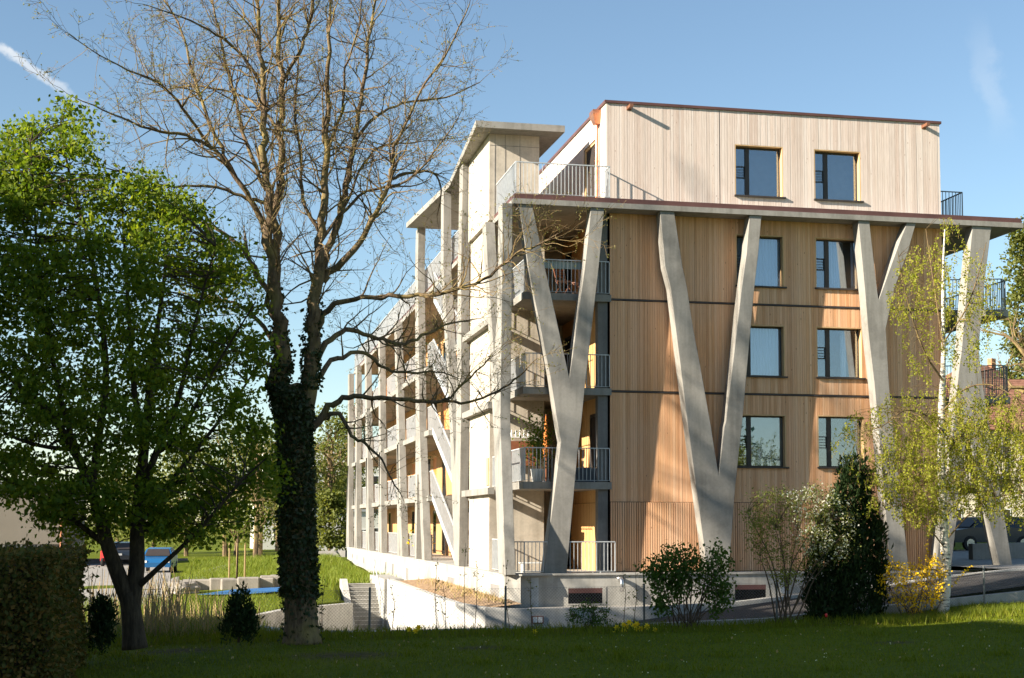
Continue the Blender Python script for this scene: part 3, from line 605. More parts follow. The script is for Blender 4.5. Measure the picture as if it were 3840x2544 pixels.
# lift shaft and its roof block
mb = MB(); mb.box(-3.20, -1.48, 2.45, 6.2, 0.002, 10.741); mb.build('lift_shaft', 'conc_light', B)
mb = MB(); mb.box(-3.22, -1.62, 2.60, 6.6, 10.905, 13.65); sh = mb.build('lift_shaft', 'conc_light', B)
mb = MB()
for x in (-3.05, -2.72, -2.25): mb.box(x, x + 0.012, 2.592, 2.602, 10.95, 13.64)
mb.box(-3.21, -1.63, 2.592, 2.602, 13.28, 13.292); mb.build('formwork_joint', 'conc_dark', sh)
for z in (2.31, 4.91, 7.5):
    mb = MB(); mb.box(-3.40, -3.201, 1.6, 6.6, z, z + 0.2); mb.build('shaft_ledge', 'conc', B)
mb = MB(); mb.box(-3.24, -3.201, 2.5, 2.9, 2.6, 3.45); mb.build('timber_panel', 'wood', B)
# canopy over the lift and stairs
CN = [(-3.78, 1.9), (-0.95, 1.9), (-1.30, 18.4), (-3.90, 18.4), (-3.32, 10.3)]
mb = MB(); mb.prism_z(CN, 13.652, 13.86); mb.build('canopy', 'conc', B)
# ---- columns of the long side (profiles in y, z)
XL0, XL1 = -3.42, -3.12
def lcol(*polys):
    mb = MB()
    for p in polys: mb.prism_x(p, XL0, XL1)
    o = mb.build('column', 'conc', B); bv = o.modifiers.new('bevel', 'BEVEL'); bv.width = 0.01; bv.segments = 1
T = 10.741
lcol([(-1.4, -0.02), (-0.39, -0.02), (0.10, 2.1), (0.58, 4.2), (1.35, 6.9), (2.29, 9.3), (2.75, T), (2.15, T), (1.71, 9.3), (0.55, 6.3), (0.12, 7.4), (-0.02, 8.9), (-0.05, T), (-0.72, T), (-0.72, 8.9), (-0.50, 4.4), (-0.95, 2.1)])
lcol([(6.96, 0.002), (7.94, 0.002), (8.5, 2.3), (9.15, 4.7), (11.65, 10.8), (11.75, 13.652), (11.15, 13.652), (11.05, 10.8), (8.56, 4.75), (7.95, 3.3), (7.74, 4.7), (7.58, 10.1), (7.35, 13.652), (6.65, 13.652), (6.9, 10.1), (6.73, 4.67)])
lcol([(15.53, 0.002), (16.23, 0.002), (17.5, 3.4), (17.9, 3.4), (18.0, 0.002), (18.5, 0.002), (18.5, 5.4), (19.2, 12), (19.0, 13.652), (18.2, 13.652), (18.35, 12), (17.34, 5.34)])
for a, b, c, d in ((22.75, 23.65, 24.5, 25.3), (31.1, 31.85, 32.2, 32.95), (37.3, 38.1, 38.9, 39.8), (44.6, 45.35, 45.3, 46.1), (49.9, 50.9, 50.5, 51.4)):
    e = (c - a) * 0.8
    lcol([(a, 0.002), (b, 0.002), (d, 5.8), (d + e, T), (c + e, T), (c, 5.8)], [(b + 0.35, 0.0), (b + 0.8, 0.0), (d - 0.1, 5.0), (c, 5.0)])
# ---- galleries of the long side
for z in (2.31, 4.91, 7.5):
    mb = MB(); mb.box(-3.24, -1.2, 15.9, 51.3, z, z + 0.21); mb.box(-3.24, -1.2, 6.62, 9.4, z, z + 0.21); mb.box(-1.95, -1.2, 9.4, 15.9, z, z + 0.21); mb.build('gallery_slab', 'conc', B)
cols_y = [18.6, 23.7, 31.9, 38.2, 45.4, 50.4]
for z in (0.0, 2.52, 5.12, 7.71, 11.0):
    for a, b in zip(cols_y[:-1], cols_y[1:]):
        railing([(-3.06, a + (1.2 if z > 5 else 0.2)), (-3.06, b - 0.1 + (0.9 if z > 5 else 0))], z, 0.98, 0.10).build('railing', 'steel', B)
    if z < 9: railing([(-3.06, 15.95), (-3.06, 17.6)], z, 0.98, 0.1).build('railing', 'steel', B); railing([(-3.10, 8.0), (-3.10, 9.4)], z, 0.98, 0.1).build('railing', 'steel', B)
holes = []
for z in (0.0, 2.52, 5.12, 7.71):
    for y in (7.6, 12.2, 17.3, 20.5, 24.6, 27.5, 29.6, 33, 35.5, 39.5, 42, 46.5, 48.6): holes.append((y, y + 1.25, z + 0.03, z + 2.12))
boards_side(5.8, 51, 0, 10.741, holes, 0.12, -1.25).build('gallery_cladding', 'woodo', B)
mb = MB(); mb.box(-1.20, -1.0, 5.8, 51, 0.0, 10.74); mb.build('gallery_wall', 'dark', B)
for i, (y0, y1, z0, z1) in enumerate(holes):
    k = i % 3
    mb = MB(); mb.box(-1.245, -1.2, y0, y0 + 0.07, z0, z1); mb.box(-1.245, -1.2, y1 - 0.07, y1, z0, z1); mb.box(-1.245, -1.2, y0 + 0.07, y1 - 0.07, z1 - 0.07, z1); d = mb.build('gallery_door', 'reveal', B)
    mb = MB(); mb.box(-1.225, -1.201, y0 + 0.07, y1 - 0.07, z0, z1 - 0.07); mb.build('leaf' if k == 0 else 'pane', 'door' if k == 0 else 'glass_low', d)
# ---- open stair flights
ZL = [0.0, 2.52, 5.12, 7.71]
for k in range(4):
    z0 = ZL[k]; z1 = ZL[k + 1] if k < 3 else 10.4; n = 15; ya, yb = 9.4, 15.9
    mb = MB()
    for i in range(n):
        zz = lerp(z0, z1, (i + 1) / n); y = lerp(ya, yb, i / n); mb.box(-3.05, -1.95, y, y + (yb - ya) / n + 0.02, zz - 0.17 if i else z0 + 0.002, zz)
    mb.prism_x([(ya, z0), (ya + 0.5, z0), (yb, z1 - 0.32), (yb, z1 - 0.16)], -2.98, -2.02); fl = mb.build('stair_flight', 'conc', B)
    mb = MB(); m = 60
    for i in range(m + 1):
        y = lerp(ya, yb, i / m); zz = lerp(z0, z1, i / m) - 0.05; mb.box(-3.09, -3.06, y - 0.006, y + 0.006, zz - 0.1, zz + 1.05)
    mb.prism_x([(ya, z0 + 0.98), (ya, z0 + 1.03), (yb, z1 + 1.03), (yb, z1 + 0.98)], -3.10, -3.05); mb.prism_x([(ya, z0 - 0.19), (ya, z0 + 0.09), (yb, z1 + 0.09), (yb, z1 - 0.19)], -3.086, -3.064); mb.build('stair_railing', 'steel', fl)
# ---- terrace railings
railing([(-2.99, 51), (-2.99, -0.56), (-0.15, -0.56), (-0.15, 0.0)], 11.05, 0.97, 0.115).build('railing', 'steel', B)
railing([(10.95, 0.3), (11.75, 0.3), (11.75, 8)], 11.05, 0.97).build('railing', 'steel_dark', B)
# ---- balconies of the far (right) side
for z in (2.45, 5.25, 8.02):
    mb = MB(); mb.prism_z([(10.86, 0.6), (12.9, -0.1), (13.25, 0.25), (13.25, 5), (10.86, 5)], z, z + 0.21); mb.build('balcony_slab', 'conc', B)
    railing([(10.9, 0.66), (12.88, 0.0), (13.17, 0.28), (13.17, 4.9)], z + 0.21, 0.98).build('railing', 'steel_dark', B)
mb = MB(); mb.box(11.9, 12.5, 8, 8.5, 0, 10.74); mb.build('column', 'conc', B)

# ================================================================== VEGETATION
rng = random.Random(21)
def rv(): return Vector((rng.gauss(0, 1), rng.gauss(0, 1), rng.gauss(0, 1)))
def smooth_path(pts, sub=4):                     # Catmull-Rom through points (x, y, z, r)
    P = [np.array(p, float) for p in pts]; P = [2 * P[0] - P[1]] + P + [2 * P[-1] - P[-2]]; o = []
    for i in range(1, len(P) - 2):
        for k in range(sub):
            t = k / sub; a, b, c, d = P[i - 1:i + 3]
            o.append(0.5 * (2 * b + (c - a) * t + (2 * a - 5 * b + 4 * c - d) * t * t + (3 * b - a - 3 * c + d) * t ** 3))
    o.append(P[-2]); return o
def limb3d(px, y0, dy=0.0, wander=0.0):          # traced limb (X, Y, width in 2367-wide photo px) -> 3D points; dy = how far it leans in depth
    o = []; n = len(px); w = 0
    for i, (X, Y, wd) in enumerate(px):
        w += rng.uniform(-1, 1) * wander; y = y0 + dy * (i / max(1, n - 1)) ** 1.2 + (w if i else 0); p = atd(X, Y, y=y); d = float(np.dot(p - CAM, FW))
        o.append((p[0], p[1], p[2], max(0.004, wd * K * d / F / 2)))
    return o
def twig(mb, p, d, L, r, lvl, tips, spread=0.75, gravity=0.0, sub=(4, 3), kink=0.28, up=0.06):
    n = max(3, int(L / 0.16)); n = min(n, 9); st = L / n; pts = [p.copy()]; rad = [r]; q = p.copy(); d = d.normalized(); nodes = []
    for i in range(n):
        d = (d + rv() * kink * 0.55 + Vector((0, 0, up - gravity))).normalized(); q = q + d * st; pts.append(q.copy()); rad.append(max(0.0028, r * (1 - 0.8 * (i + 1) / n))); nodes.append((q.copy(), d.copy()))
    mb.tube(pts, rad, 5 if r > 0.02 else 4 if r > 0.009 else 3, False)
    tips.append(q.copy())
    if lvl > 0:
        m = sub[0] if lvl > 1 else sub[1]; m = max(2, int(m * min(1.6, L / 0.8 + 0.4)))
        for k in range(m):
            i = rng.randint(max(0, n // 4), n - 1); q, dd = nodes[i]
            nd = (dd + (rv() - dd * 0).normalized() * spread * 1.2).normalized()
            twig(mb, q, nd, L * rng.uniform(0.35, 0.62), max(0.0035, rad[i + 1] * 0.62), lvl - 1, tips, spread, gravity, sub, kink, up)
    else:
        tips.append(nodes[n // 2][0])
    return nodes

# ---------------- the tall bare tree by the fence
Y0 = -12.0
LIMBS = [   # (points (X, Y, width)), depth lean)
 ([(640, 900, 46), (652, 820, 38), (640, 720, 32), (634, 620, 30), (622, 500, 22), (612, 400, 18), (610, 300, 15), (606, 180, 12), (598, 60, 9), (588, -80, 6), (580, -200, 3)], -0.6),
 ([(634, 640, 24), (640, 540, 20), (646, 420, 17), (648, 300, 15), (650, 170, 12), (644, 40, 9), (648, -120, 5)], 1.0),
 ([(716, 900, 38), (720, 800, 30), (726, 720, 28), (737, 640, 26), (741, 560, 20), (748, 450, 17), (752, 340, 14), (756, 220, 11), (760, 80, 8), (768, -100, 4)], -0.5),
 ([(735, 660, 20), (760, 580, 17), (782, 500, 15), (806, 410, 13), (822, 310, 11), (838, 210, 9), (850, 100, 7), (868, 0, 5), (880, -110, 3)], 1.4),
 ([(745, 650, 20), (790, 605, 16), (842, 545, 13), (872, 480, 11), (902, 415, 9), (912, 340, 8), (940, 280, 6), (985, 190, 5), (1040, 110, 4), (1085, 10, 2.5)], -1.2),
 ([(727, 775, 19), (760, 715, 14), (820, 692, 11), (900, 686, 10), (985, 685, 9), (1045, 672, 8), (1110, 650, 7), (1155, 620, 6), (1195, 585, 5), (1240, 568, 4), (1300, 535, 2)], -2.0),
 ([(722, 850, 18), (765, 782, 14), (815, 762, 11), (870, 783, 9), (935, 792, 8), (990, 770, 7), (1040, 748, 5), (1090, 740, 3)], 1.6),
 ([(720, 990, 20), (770, 935, 15), (820, 918, 12), (900, 922, 10), (980, 930, 9), (1030, 925, 7), (1070, 890, 5), (1110, 850, 4), (1140, 820, 2)], -1.0),
 ([(1020, 928, 7), (1080, 930, 6), (1150, 905, 5), (1200, 870, 4), (1240, 830, 2)], -1.6),
 ([(745, 965, 13), (785, 955, 10), (812, 1005, 8), (845, 1025, 7), (880, 1060, 5), (905, 1110, 4), (930, 1150, 2)], -1.0),
 ([(724, 880, 15), (780, 830, 11), (840, 815, 9), (890, 855, 7), (950, 862, 6), (1010, 860, 4), (1060, 875, 2)], 2.2),
 ([(640, 730, 15), (600, 640, 12), (560, 575, 10), (500, 530, 8), (430, 500, 6), (350, 470, 4), (270, 470, 2)], 1.5),
 ([(625, 560, 16), (590, 480, 13), (545, 410, 11), (490, 345, 9), (430, 315, 8), (350, 300, 6), (260, 265, 4), (170, 225, 2)], -1.6),
 ([(490, 345, 8), (440, 280, 7), (400, 220, 6), (340, 180, 5), (250, 140, 3), (160, 80, 2)], -2.4),
 ([(545, 410, 10), (500, 320, 9), (468, 240, 8), (440, 150, 6), (420, 70, 5), (380, 0, 4), (340, -80, 2)], 1.6),
 ([(616, 440, 11), (570, 330, 9), (545, 240, 8), (520, 140, 7), (500, 40, 5), (470, -80, 3)], 2.0),
 ([(606, 200, 8), (560, 130, 7), (500, 80, 6), (420, 40, 4), (330, 10, 2)], -1.0),
 ([(650, 190, 10), (690, 120, 9), (715, 60, 8), (728, -20, 6), (750, -120, 3)], -0.8),
 ([(640, 800, 13), (600, 745, 10), (555, 705, 8), (500, 690, 6), (430, 680, 3)], 1.8),
 ([(640, 850, 12), (590, 830, 9), (530, 800, 7), (470, 760, 5), (400, 740, 3)], -1.5),
 ([(618, 470, 10), (560, 455, 8), (480, 430, 6), (380, 430, 5), (290, 400, 4), (200, 380, 2)], -0.8),
 ([(742, 545, 10), (700, 460, 8), (695, 360, 7), (680, 250, 6), (690, 120, 4), (670, 20, 2)], 1.2),
 ([(902, 415, 8), (950, 400, 7), (1000, 400, 5), (1020, 440, 4), (1010, 500, 2)], 1.0),
 ([(825, 320, 8), (880, 260, 6), (950, 235, 5), (1030, 225, 4), (1110, 190, 2)], 1.0),
 ([(782, 500, 9), (850, 440, 7), (940, 420, 6), (1020, 330, 4), (1060, 270, 2)], -1.4),
 ([(741, 560, 9), (800, 470, 7), (830, 400, 6), (880, 340, 5), (960, 330, 3), (1050, 320, 2)], 2.2),
 ([(650, 300, 8), (600, 250, 6), (540, 215, 5), (440, 200, 4), (350, 215, 2)], 2.4),
 ([(752, 340, 8), (790, 260, 7), (800, 160, 5), (830, 60, 4), (840, -60, 2)], -1.8),
]
def bare_tree():
    t = empty('bare_tree', tuple(atd(695, 1475, y=Y0)), 'tall bare spring tree with an ivy-covered trunk rising out of the frame', 'tree')
    base = Vector(t.location)
    tr = smooth_path(limb3d([(698, 1490, 96), (697, 1455, 82), (694, 1400, 74), (690, 1300, 70), (686, 1200, 68), (683, 1100, 66), (681, 1000, 68), (676, 940, 74), (660, 895, 60)], Y0, 0))
    mb = MB(); mb.tube([Vector(p[:3]) - base for p in tr], [p[3] for p in tr], 14)
    tr2 = smooth_path(limb3d([(692, 1010, 50), (700, 960, 46), (712, 915, 40), (718, 880, 36)], Y0, 0)); mb.tube([Vector(p[:3]) - base for p in tr2], [p[3] for p in tr2], 12)
    mb.build('trunk', 'bark_bare', t, True)
    lm = MB(); tw = MB(); tips = []
    for px, dy in LIMBS:
        pts = smooth_path(limb3d(px, Y0, dy * 1.15, 0.10), 4)
        V3 = [Vector(p[:3]) - base for p in pts]; rad = [p[3] for p in pts]
        for i in range(1, len(V3) - 1): V3[i] = V3[i] + rv() * min(0.035, rad[i] * 0.5)
        lm.tube(V3, rad, 8 if rad[0] > 0.06 else 6, False)
        Ltot = sum((V3[i + 1] - V3[i]).length for i in range(len(V3) - 1))
        nb = int(Ltot * 5.8)
        for k in range(nb):
            f = rng.uniform(0.16, 1.0) ** 0.8; i = min(len(V3) - 2, int(f * (len(V3) - 1))); tdir = (V3[i + 1] - V3[i]).normalized()
            L = min(2.0, 0.35 + Ltot * 0.17 * rng.uniform(0.4, 1.25)) * (1.1 - 0.35 * f)
            d = (tdir * rng.uniform(0.3, 0.9) + rv().normalized() * 0.9 + Vector((0, 0, 0.15))).normalized()
            twig(tw, V3[i], d, L, max(0.006, min(rad[i] * 0.5, 0.022)), 2, tips, 0.75, 0.0, (3, 3), 0.33, 0.05)
        twig(tw, V3[-1], (V3[-1] - V3[-2]).normalized(), 0.8, rad[-1] * 0.8, 2, tips)
    lm.build('limb', 'bark_bare', t, True)
    o = tw.build('twigs', 'twig_bare', t); o['kind'] = 'stuff'
    P = np.array([tuple(q) for q in tips]); P = P[npr.random(len(P)) < 0.55]; P = np.concatenate([P, P + npr.normal(size=P.shape) * 0.02])
    V, Fq = leaves(P, 0.042, 0.3, 0.5); o = rawmesh('buds', V, Fq, 'leaf_bud', t); o['kind'] = 'stuff'
    # ivy
    P = []; 
    for i in range(len(tr) - 1):
        p, q = np.array(tr[i]), np.array(tr[i + 1])
        zf = (p[2] - base.z)
        dens = 420 if zf > 0.75 else 60 if zf > 0.45 else 10
        for k in range(dens):
            f = rng.random(); c = p + (q - p) * f; w = rng.uniform(0, 2 * math.pi); rr = c[3] * 1.02 + abs(rng.gauss(0, 0.045))
            P.append((c[0] + math.cos(w) * rr - base.x, c[1] + math.sin(w) * rr - base.y, c[2] - base.z))
    for px, dy in (LIMBS[0], LIMBS[2]):
        L3 = smooth_path(limb3d(px[:5], Y0, dy * 0.3), 5)
        for i in range(len(L3) - 1):
            p, q = np.array(L3[i]), np.array(L3[i + 1]); dn = int(110 * max(0, 1 - i / (len(L3) * 0.62)))
            for k in range(dn):
                c = p + (q - p) * rng.random(); w = rng.uniform(0, 6.28); rr = c[3] + abs(rng.gauss(0, 0.035)); P.append((c[0] + math.cos(w) * rr - base.x, c[1] + math.sin(w) * rr - base.y, c[2] - base.z))
    V, Fq = leaves(P, 0.085, 0.8, 0.85); o = rawmesh('ivy', V, Fq, 'leaf_ivy', t); o['kind'] = 'stuff'
    return t
BT = bare_tree()

# ---------------- leafy crowns filled with leaf clusters hung on limbs
def inpoly(x, y, poly): return inside(x, y, poly)
def crown(t, limbs3, sil, y0, hd, ncl, per, lsize, csize, leafm, barkm, droop=0.5, seed=1, twigr=0.010, shape=None, extra=None):
    base = Vector(t.location); r_ = random.Random(seed); xs = [p[0] for p in sil]; ys = [p[1] for p in sil]
    cx, rx = (min(xs) + max(xs)) / 2, (max(xs) - min(xs)) / 2; cy, ry = (min(ys) + max(ys)) / 2, (max(ys) - min(ys)) / 2
    nodes = []
    lm = MB()
    for L in limbs3:
        V3 = [Vector(p[:3]) - base for p in L]; rad = [p[3] for p in L]; lm.tube(V3, rad, 8 if rad[0] > 0.05 else 6, False)
        nodes += [(V3[i], rad[i]) for i in range(len(V3) // 4, len(V3))]
    lm.build('limb', barkm, t, True)
    N = np.array([tuple(n[0]) for n in nodes])
    tw = MB(); P = []; k = 0; tries = 0
    while k < ncl and tries < ncl * 40:
        tries += 1
        X = r_.uniform(min(xs), max(xs)); Y = r_.uniform(min(ys), max(ys))
        if not inpoly(X, Y, sil): continue
        e = max(0.12, 1 - ((X - cx) / rx) ** 2 - 0.6 * ((Y - cy) / ry) ** 2) ** 0.5
        dd = hd * e * r_.choice((-1, 1)) * r_.random() ** 0.6
        c = Vector(atd(X, Y, y=y0 + dd)) - base; k += 1
        d = ((N - np.array(c)) ** 2).sum(1) + np.where(N[:, 2] > c.z - 0.05, 1.2, 0); j = int(np.argmin(d)); a = nodes[j][0]
        if (a - c).length < 3.2:
            m = (a + c) / 2 + Vector((r_.gauss(0, 0.08), r_.gauss(0, 0.08), r_.gauss(0.05, 0.08))); tw.tube([a, (a + m) / 2 + Vector((0, 0, 0.02)), m, (m + c) / 2, c], [min(nodes[j][1], twigr * 1.6), twigr * 1.2, twigr, twigr * 0.7, 0.004], 4, False)
        n = int(per * r_.uniform(0.5, 1.5))
        cs = csize * r_.uniform(0.65, 1.3); q = npr.normal(size=(n, 3)) * np.array([cs, cs, cs * 0.62]) + np.array(c); P.append(q)
    if extra is not None: P.append(extra)
    o = tw.build('twigs', barkm, t); o['kind'] = 'stuff'
    P = np.concatenate(P); V, Fq = leaves(P, lsize, droop); o = rawmesh('foliage', V, Fq, leafm, t); o['kind'] = 'stuff'
    return P

MY = -14.0
def maple():
    t = empty('leafy_tree', tuple(atd(312, 1490, y=MY)), 'dense green leafy tree with a forked dark trunk on the left of the lawn', 'tree')
    base = Vector(t.location)
    TR_ = [[(312, 1500, 60), (308, 1455, 50), (303, 1410, 46), (296, 1370, 44)], ]
    LM = [([(300, 1400, 38), (270, 1320, 36), (250, 1265, 32), (232, 1200, 28), (212, 1130, 24), (170, 1040, 20), (110, 950, 15), (40, 890, 10), (-40, 820, 6)], -0.8),
          ([(212, 1130, 20), (228, 1010, 18), (245, 880, 15), (235, 740, 12), (205, 560, 9), (165, 420, 6), (140, 300, 3)], 0.8),
          ([(232, 1200, 18), (190, 1080, 15), (150, 960, 12), (120, 820, 10), (90, 650, 7), (80, 480, 5), (70, 330, 3)], -1.2),
          ([(305, 1400, 40), (316, 1310, 36), (317, 1230, 32), (322, 1150, 28), (334, 1030, 22), (346, 900, 17), (362, 770, 12), (380, 640, 8), (390, 500, 4)], 0.4),
          ([(322, 1150, 20), (360, 1050, 16), (410, 930, 12), (440, 800, 9), (470, 670, 6), (500, 570, 3)], -1.0),
          ([(334, 1030, 16), (310, 900, 13), (300, 760, 10), (290, 600, 7), (280, 460, 4)], 1.4),
          ([(316, 1360, 16), (370, 1310, 12), (430, 1255, 10), (500, 1180, 8), (560, 1110, 6), (615, 1060, 3)], -1.3),
          ([(320, 1210, 16), (390, 1120, 12), (470, 1020, 9), (540, 930, 7), (600, 840, 3)], 1.3),
          ([(250, 1265, 16), (180, 1210, 12), (100, 1160, 9), (20, 1110, 6), (-60, 1080, 4)], 1.0),
          ([(360, 1050, 12), (420, 1000, 9), (480, 880, 7), (540, 780, 5), (590, 700, 3)], -1.8),
          ([(170, 1040, 12), (90, 1030, 9), (10, 1000, 7), (-80, 930, 4)], 1.5)]
    mb = MB(); L = smooth_path(limb3d(TR_[0], MY, 0)); mb.tube([Vector(p[:3]) - base for p in L], [p[3] for p in L], 12); mb.build('trunk', 'bark_maple', t, True)
    limbs = [smooth_path(limb3d(px, MY, dy * 1.3, 0.08), 4) for px, dy in LM]
    sil = [(-190, 700), (-120, 480), (-60, 360), (0, 330), (40, 290), (75, 250), (120, 262), (155, 240), (195, 265), (225, 310), (240, 380), (275, 420), (330, 400), (385, 440), (425, 450), (470, 480), (500, 545), (540, 590), (590, 640), (608, 700), (600, 760), (640, 830), (600, 890), (560, 930), (600, 980), (630, 1060), (640, 1140), (615, 1190), (560, 1250), (500, 1270), (430, 1260), (380, 1230), (310, 1215), (240, 1240), (180, 1250), (110, 1215), (40, 1195), (-40, 1190), (-140, 1120), (-210, 960)]
    crown(t, limbs, sil, MY, 2.4, 790, 84, 0.102, 0.185, 'leaf_maple', 'bark_maple', 0.5, 3)
    return t
maple()

# ---------------- birch with a white trunk on the right
BY = -9.6
def birch():
    t = empty('birch_tree', tuple(atd(2178, 1445, y=BY)), 'slender white-barked birch with fresh yellow-green hanging leaves', 'tree')
    base = Vector(t.location); r_ = random.Random(5)
    L = smooth_path(limb3d([(2176, 1452, 30), (2182, 1400, 25), (2187, 1330, 23), (2182, 1230, 21), (2176, 1100, 19), (2176, 960, 16), (2179, 880, 13), (2181, 800, 10), (2180, 700, 8), (2181, 600, 5), (2184, 530, 3)], BY, 0.2))
    mb = MB(); mb.tube([Vector(p[:3]) - base for p in L], [p[3] for p in L], 12); mb.build('trunk', 'bark_birch', t, True)
    br = [([(2180, 880, 9), (2140, 820, 7), (2110, 740, 6), (2085, 640, 4), (2075, 580, 2)], -0.8), ([(2181, 810, 7), (2165, 700, 5), (2150, 600, 4), (2140, 530, 2)], 0.8), ([(2182, 790, 7), (2230, 720, 5), (2260, 640, 4), (2280, 560, 2)], -0.6),
          ([(2182, 1000, 7), (2140, 960, 6), (2090, 950, 5), (2040, 985, 4), (1990, 1000, 2)], -1.0), ([(2184, 1130, 8), (2250, 1080, 6), (2310, 1060, 5), (2370, 1070, 3)], 0.7), ([(2184, 1160, 7), (2120, 1110, 5), (2070, 1090, 4), (2020, 1110, 2)], 0.6),
          ([(2186, 1270, 6), (2130, 1200, 5), (2085, 1170, 4), (2040, 1180, 2)], -0.8), ([(2186, 1250, 7), (2240, 1190, 5), (2300, 1150, 4), (2380, 1140, 2)], -1.0), ([(2180, 950, 7), (2230, 900, 6), (2290, 890, 5), (2350, 920, 3)], -0.9), ([(2180, 1060, 7), (2230, 1000, 6), (2290, 980, 5), (2370, 1000, 3)], 1.2), ([(2184, 1200, 6), (2250, 1130, 5), (2330, 1110, 4), (2420, 1130, 3)], 1.6)]
    lm = MB(); nodes = []
    for px, dy in br:
        q = smooth_path(limb3d(px, BY, dy, 0.05), 4); V3 = [Vector(p[:3]) - base for p in q]; lm.tube(V3, [p[3] * 0.6 for p in q], 6, False); nodes += V3[3:]
    lm.build('limb', 'twig_bare', t, True)
    nodes += [Vector(p[:3]) - base for p in L[len(L) // 2:]]
    N = np.array([tuple(n) for n in nodes]); tw = MB(); P = []; Cc = []
    def strands(poly, n, y0, hd, lmin, lmax, dens):
        xs = [p[0] for p in poly]; ys = [p[1] for p in poly]; k = 0
        while k < n:
            X = r_.uniform(min(xs), max(xs)); Y = r_.uniform(min(ys), max(ys))
            if not inpoly(X, Y, poly): continue
            k += 1; c = Vector(atd(X, Y, y=y0 + r_.uniform(-hd, hd))) - base
            j = int(np.argmin(((N - np.array(c)) ** 2).sum(1))); a = nodes[j]
            if r_.random() < 0.5 and (a - c).length < 2.2:
                m = (a + c) / 2 + Vector((0, 0, 0.12)); tw.tube([a, m, c], [0.007, 0.005, 0.003], 3, False)
            Ls = r_.uniform(lmin, lmax); e = c + Vector((r_.gauss(0, 0.10), r_.gauss(0, 0.10), -Ls)); mid = (c + e) / 2 + Vector((r_.gauss(0, 0.05), r_.gauss(0, 0.05), 0)); tw.tube([c, mid, e], [0.0035, 0.003, 0.0022], 3, False)
            for i in range(int(Ls * dens)):
                f = r_.random(); q = c + (mid - c) * (2 * f) if f < 0.5 else mid + (e - mid) * (2 * f - 1); P.append((q.x + r_.gauss(0, 0.035), q.y + r_.gauss(0, 0.035), q.z + r_.gauss(0, 0.02)))
            if r_.random() < 0.25: Cc.append(tuple(e))
    strands([(2120, 560), (2170, 490), (2200, 500), (2240, 560), (2300, 600), (2310, 700), (2280, 800), (2230, 850), (2180, 800), (2120, 880), (2080, 760), (2050, 680), (2060, 610)], 230, BY, 1.0, 0.25, 0.6, 60)
    strands([(2060, 900), (2130, 880), (2180, 860), (2260, 880), (2300, 960), (2250, 1000), (2150, 1000), (2080, 1000), (1960, 1010), (1930, 980)], 150, BY, 1.1, 0.2, 0.5, 60)
    strands([(2040, 1010), (2120, 960), (2200, 930), (2290, 900), (2420, 900), (2480, 1000), (2480, 1150), (2400, 1190), (2330, 1190), (2230, 1170), (2150, 1200), (2080, 1190), (2010, 1150), (2000, 1080)], 760, BY + 0.2, 1.6, 0.2, 0.55, 76)
    strands([(2060, 1060), (2150, 1000), (2360, 960), (2450, 1080), (2380, 1180), (2250, 1150), (2100, 1180)], 420, BY + 0.3, 1.4, 0.2, 0.5, 76)
    strands([(1900, 960), (1960, 980), (2040, 1040), (2040, 1150), (1990, 1150), (1940, 1050)], 60, BY, 0.8, 0.15, 0.4, 40)
    o = tw.build('twigs', 'twig_bare', t); o['kind'] = 'stuff'
    V, Fq = leaves(np.array(P), 0.052, 0.8, 0.75); o = rawmesh('foliage', V, Fq, 'leaf_birch', t); o['kind'] = 'stuff'
    mb = MB()
    for c in Cc: mb.tube([c, (c[0], c[1], c[2] - 0.07)], [0.005, 0.004], 4)
    o = mb.build('catkins', 'catkin', t); o['kind'] = 'stuff'
birch()

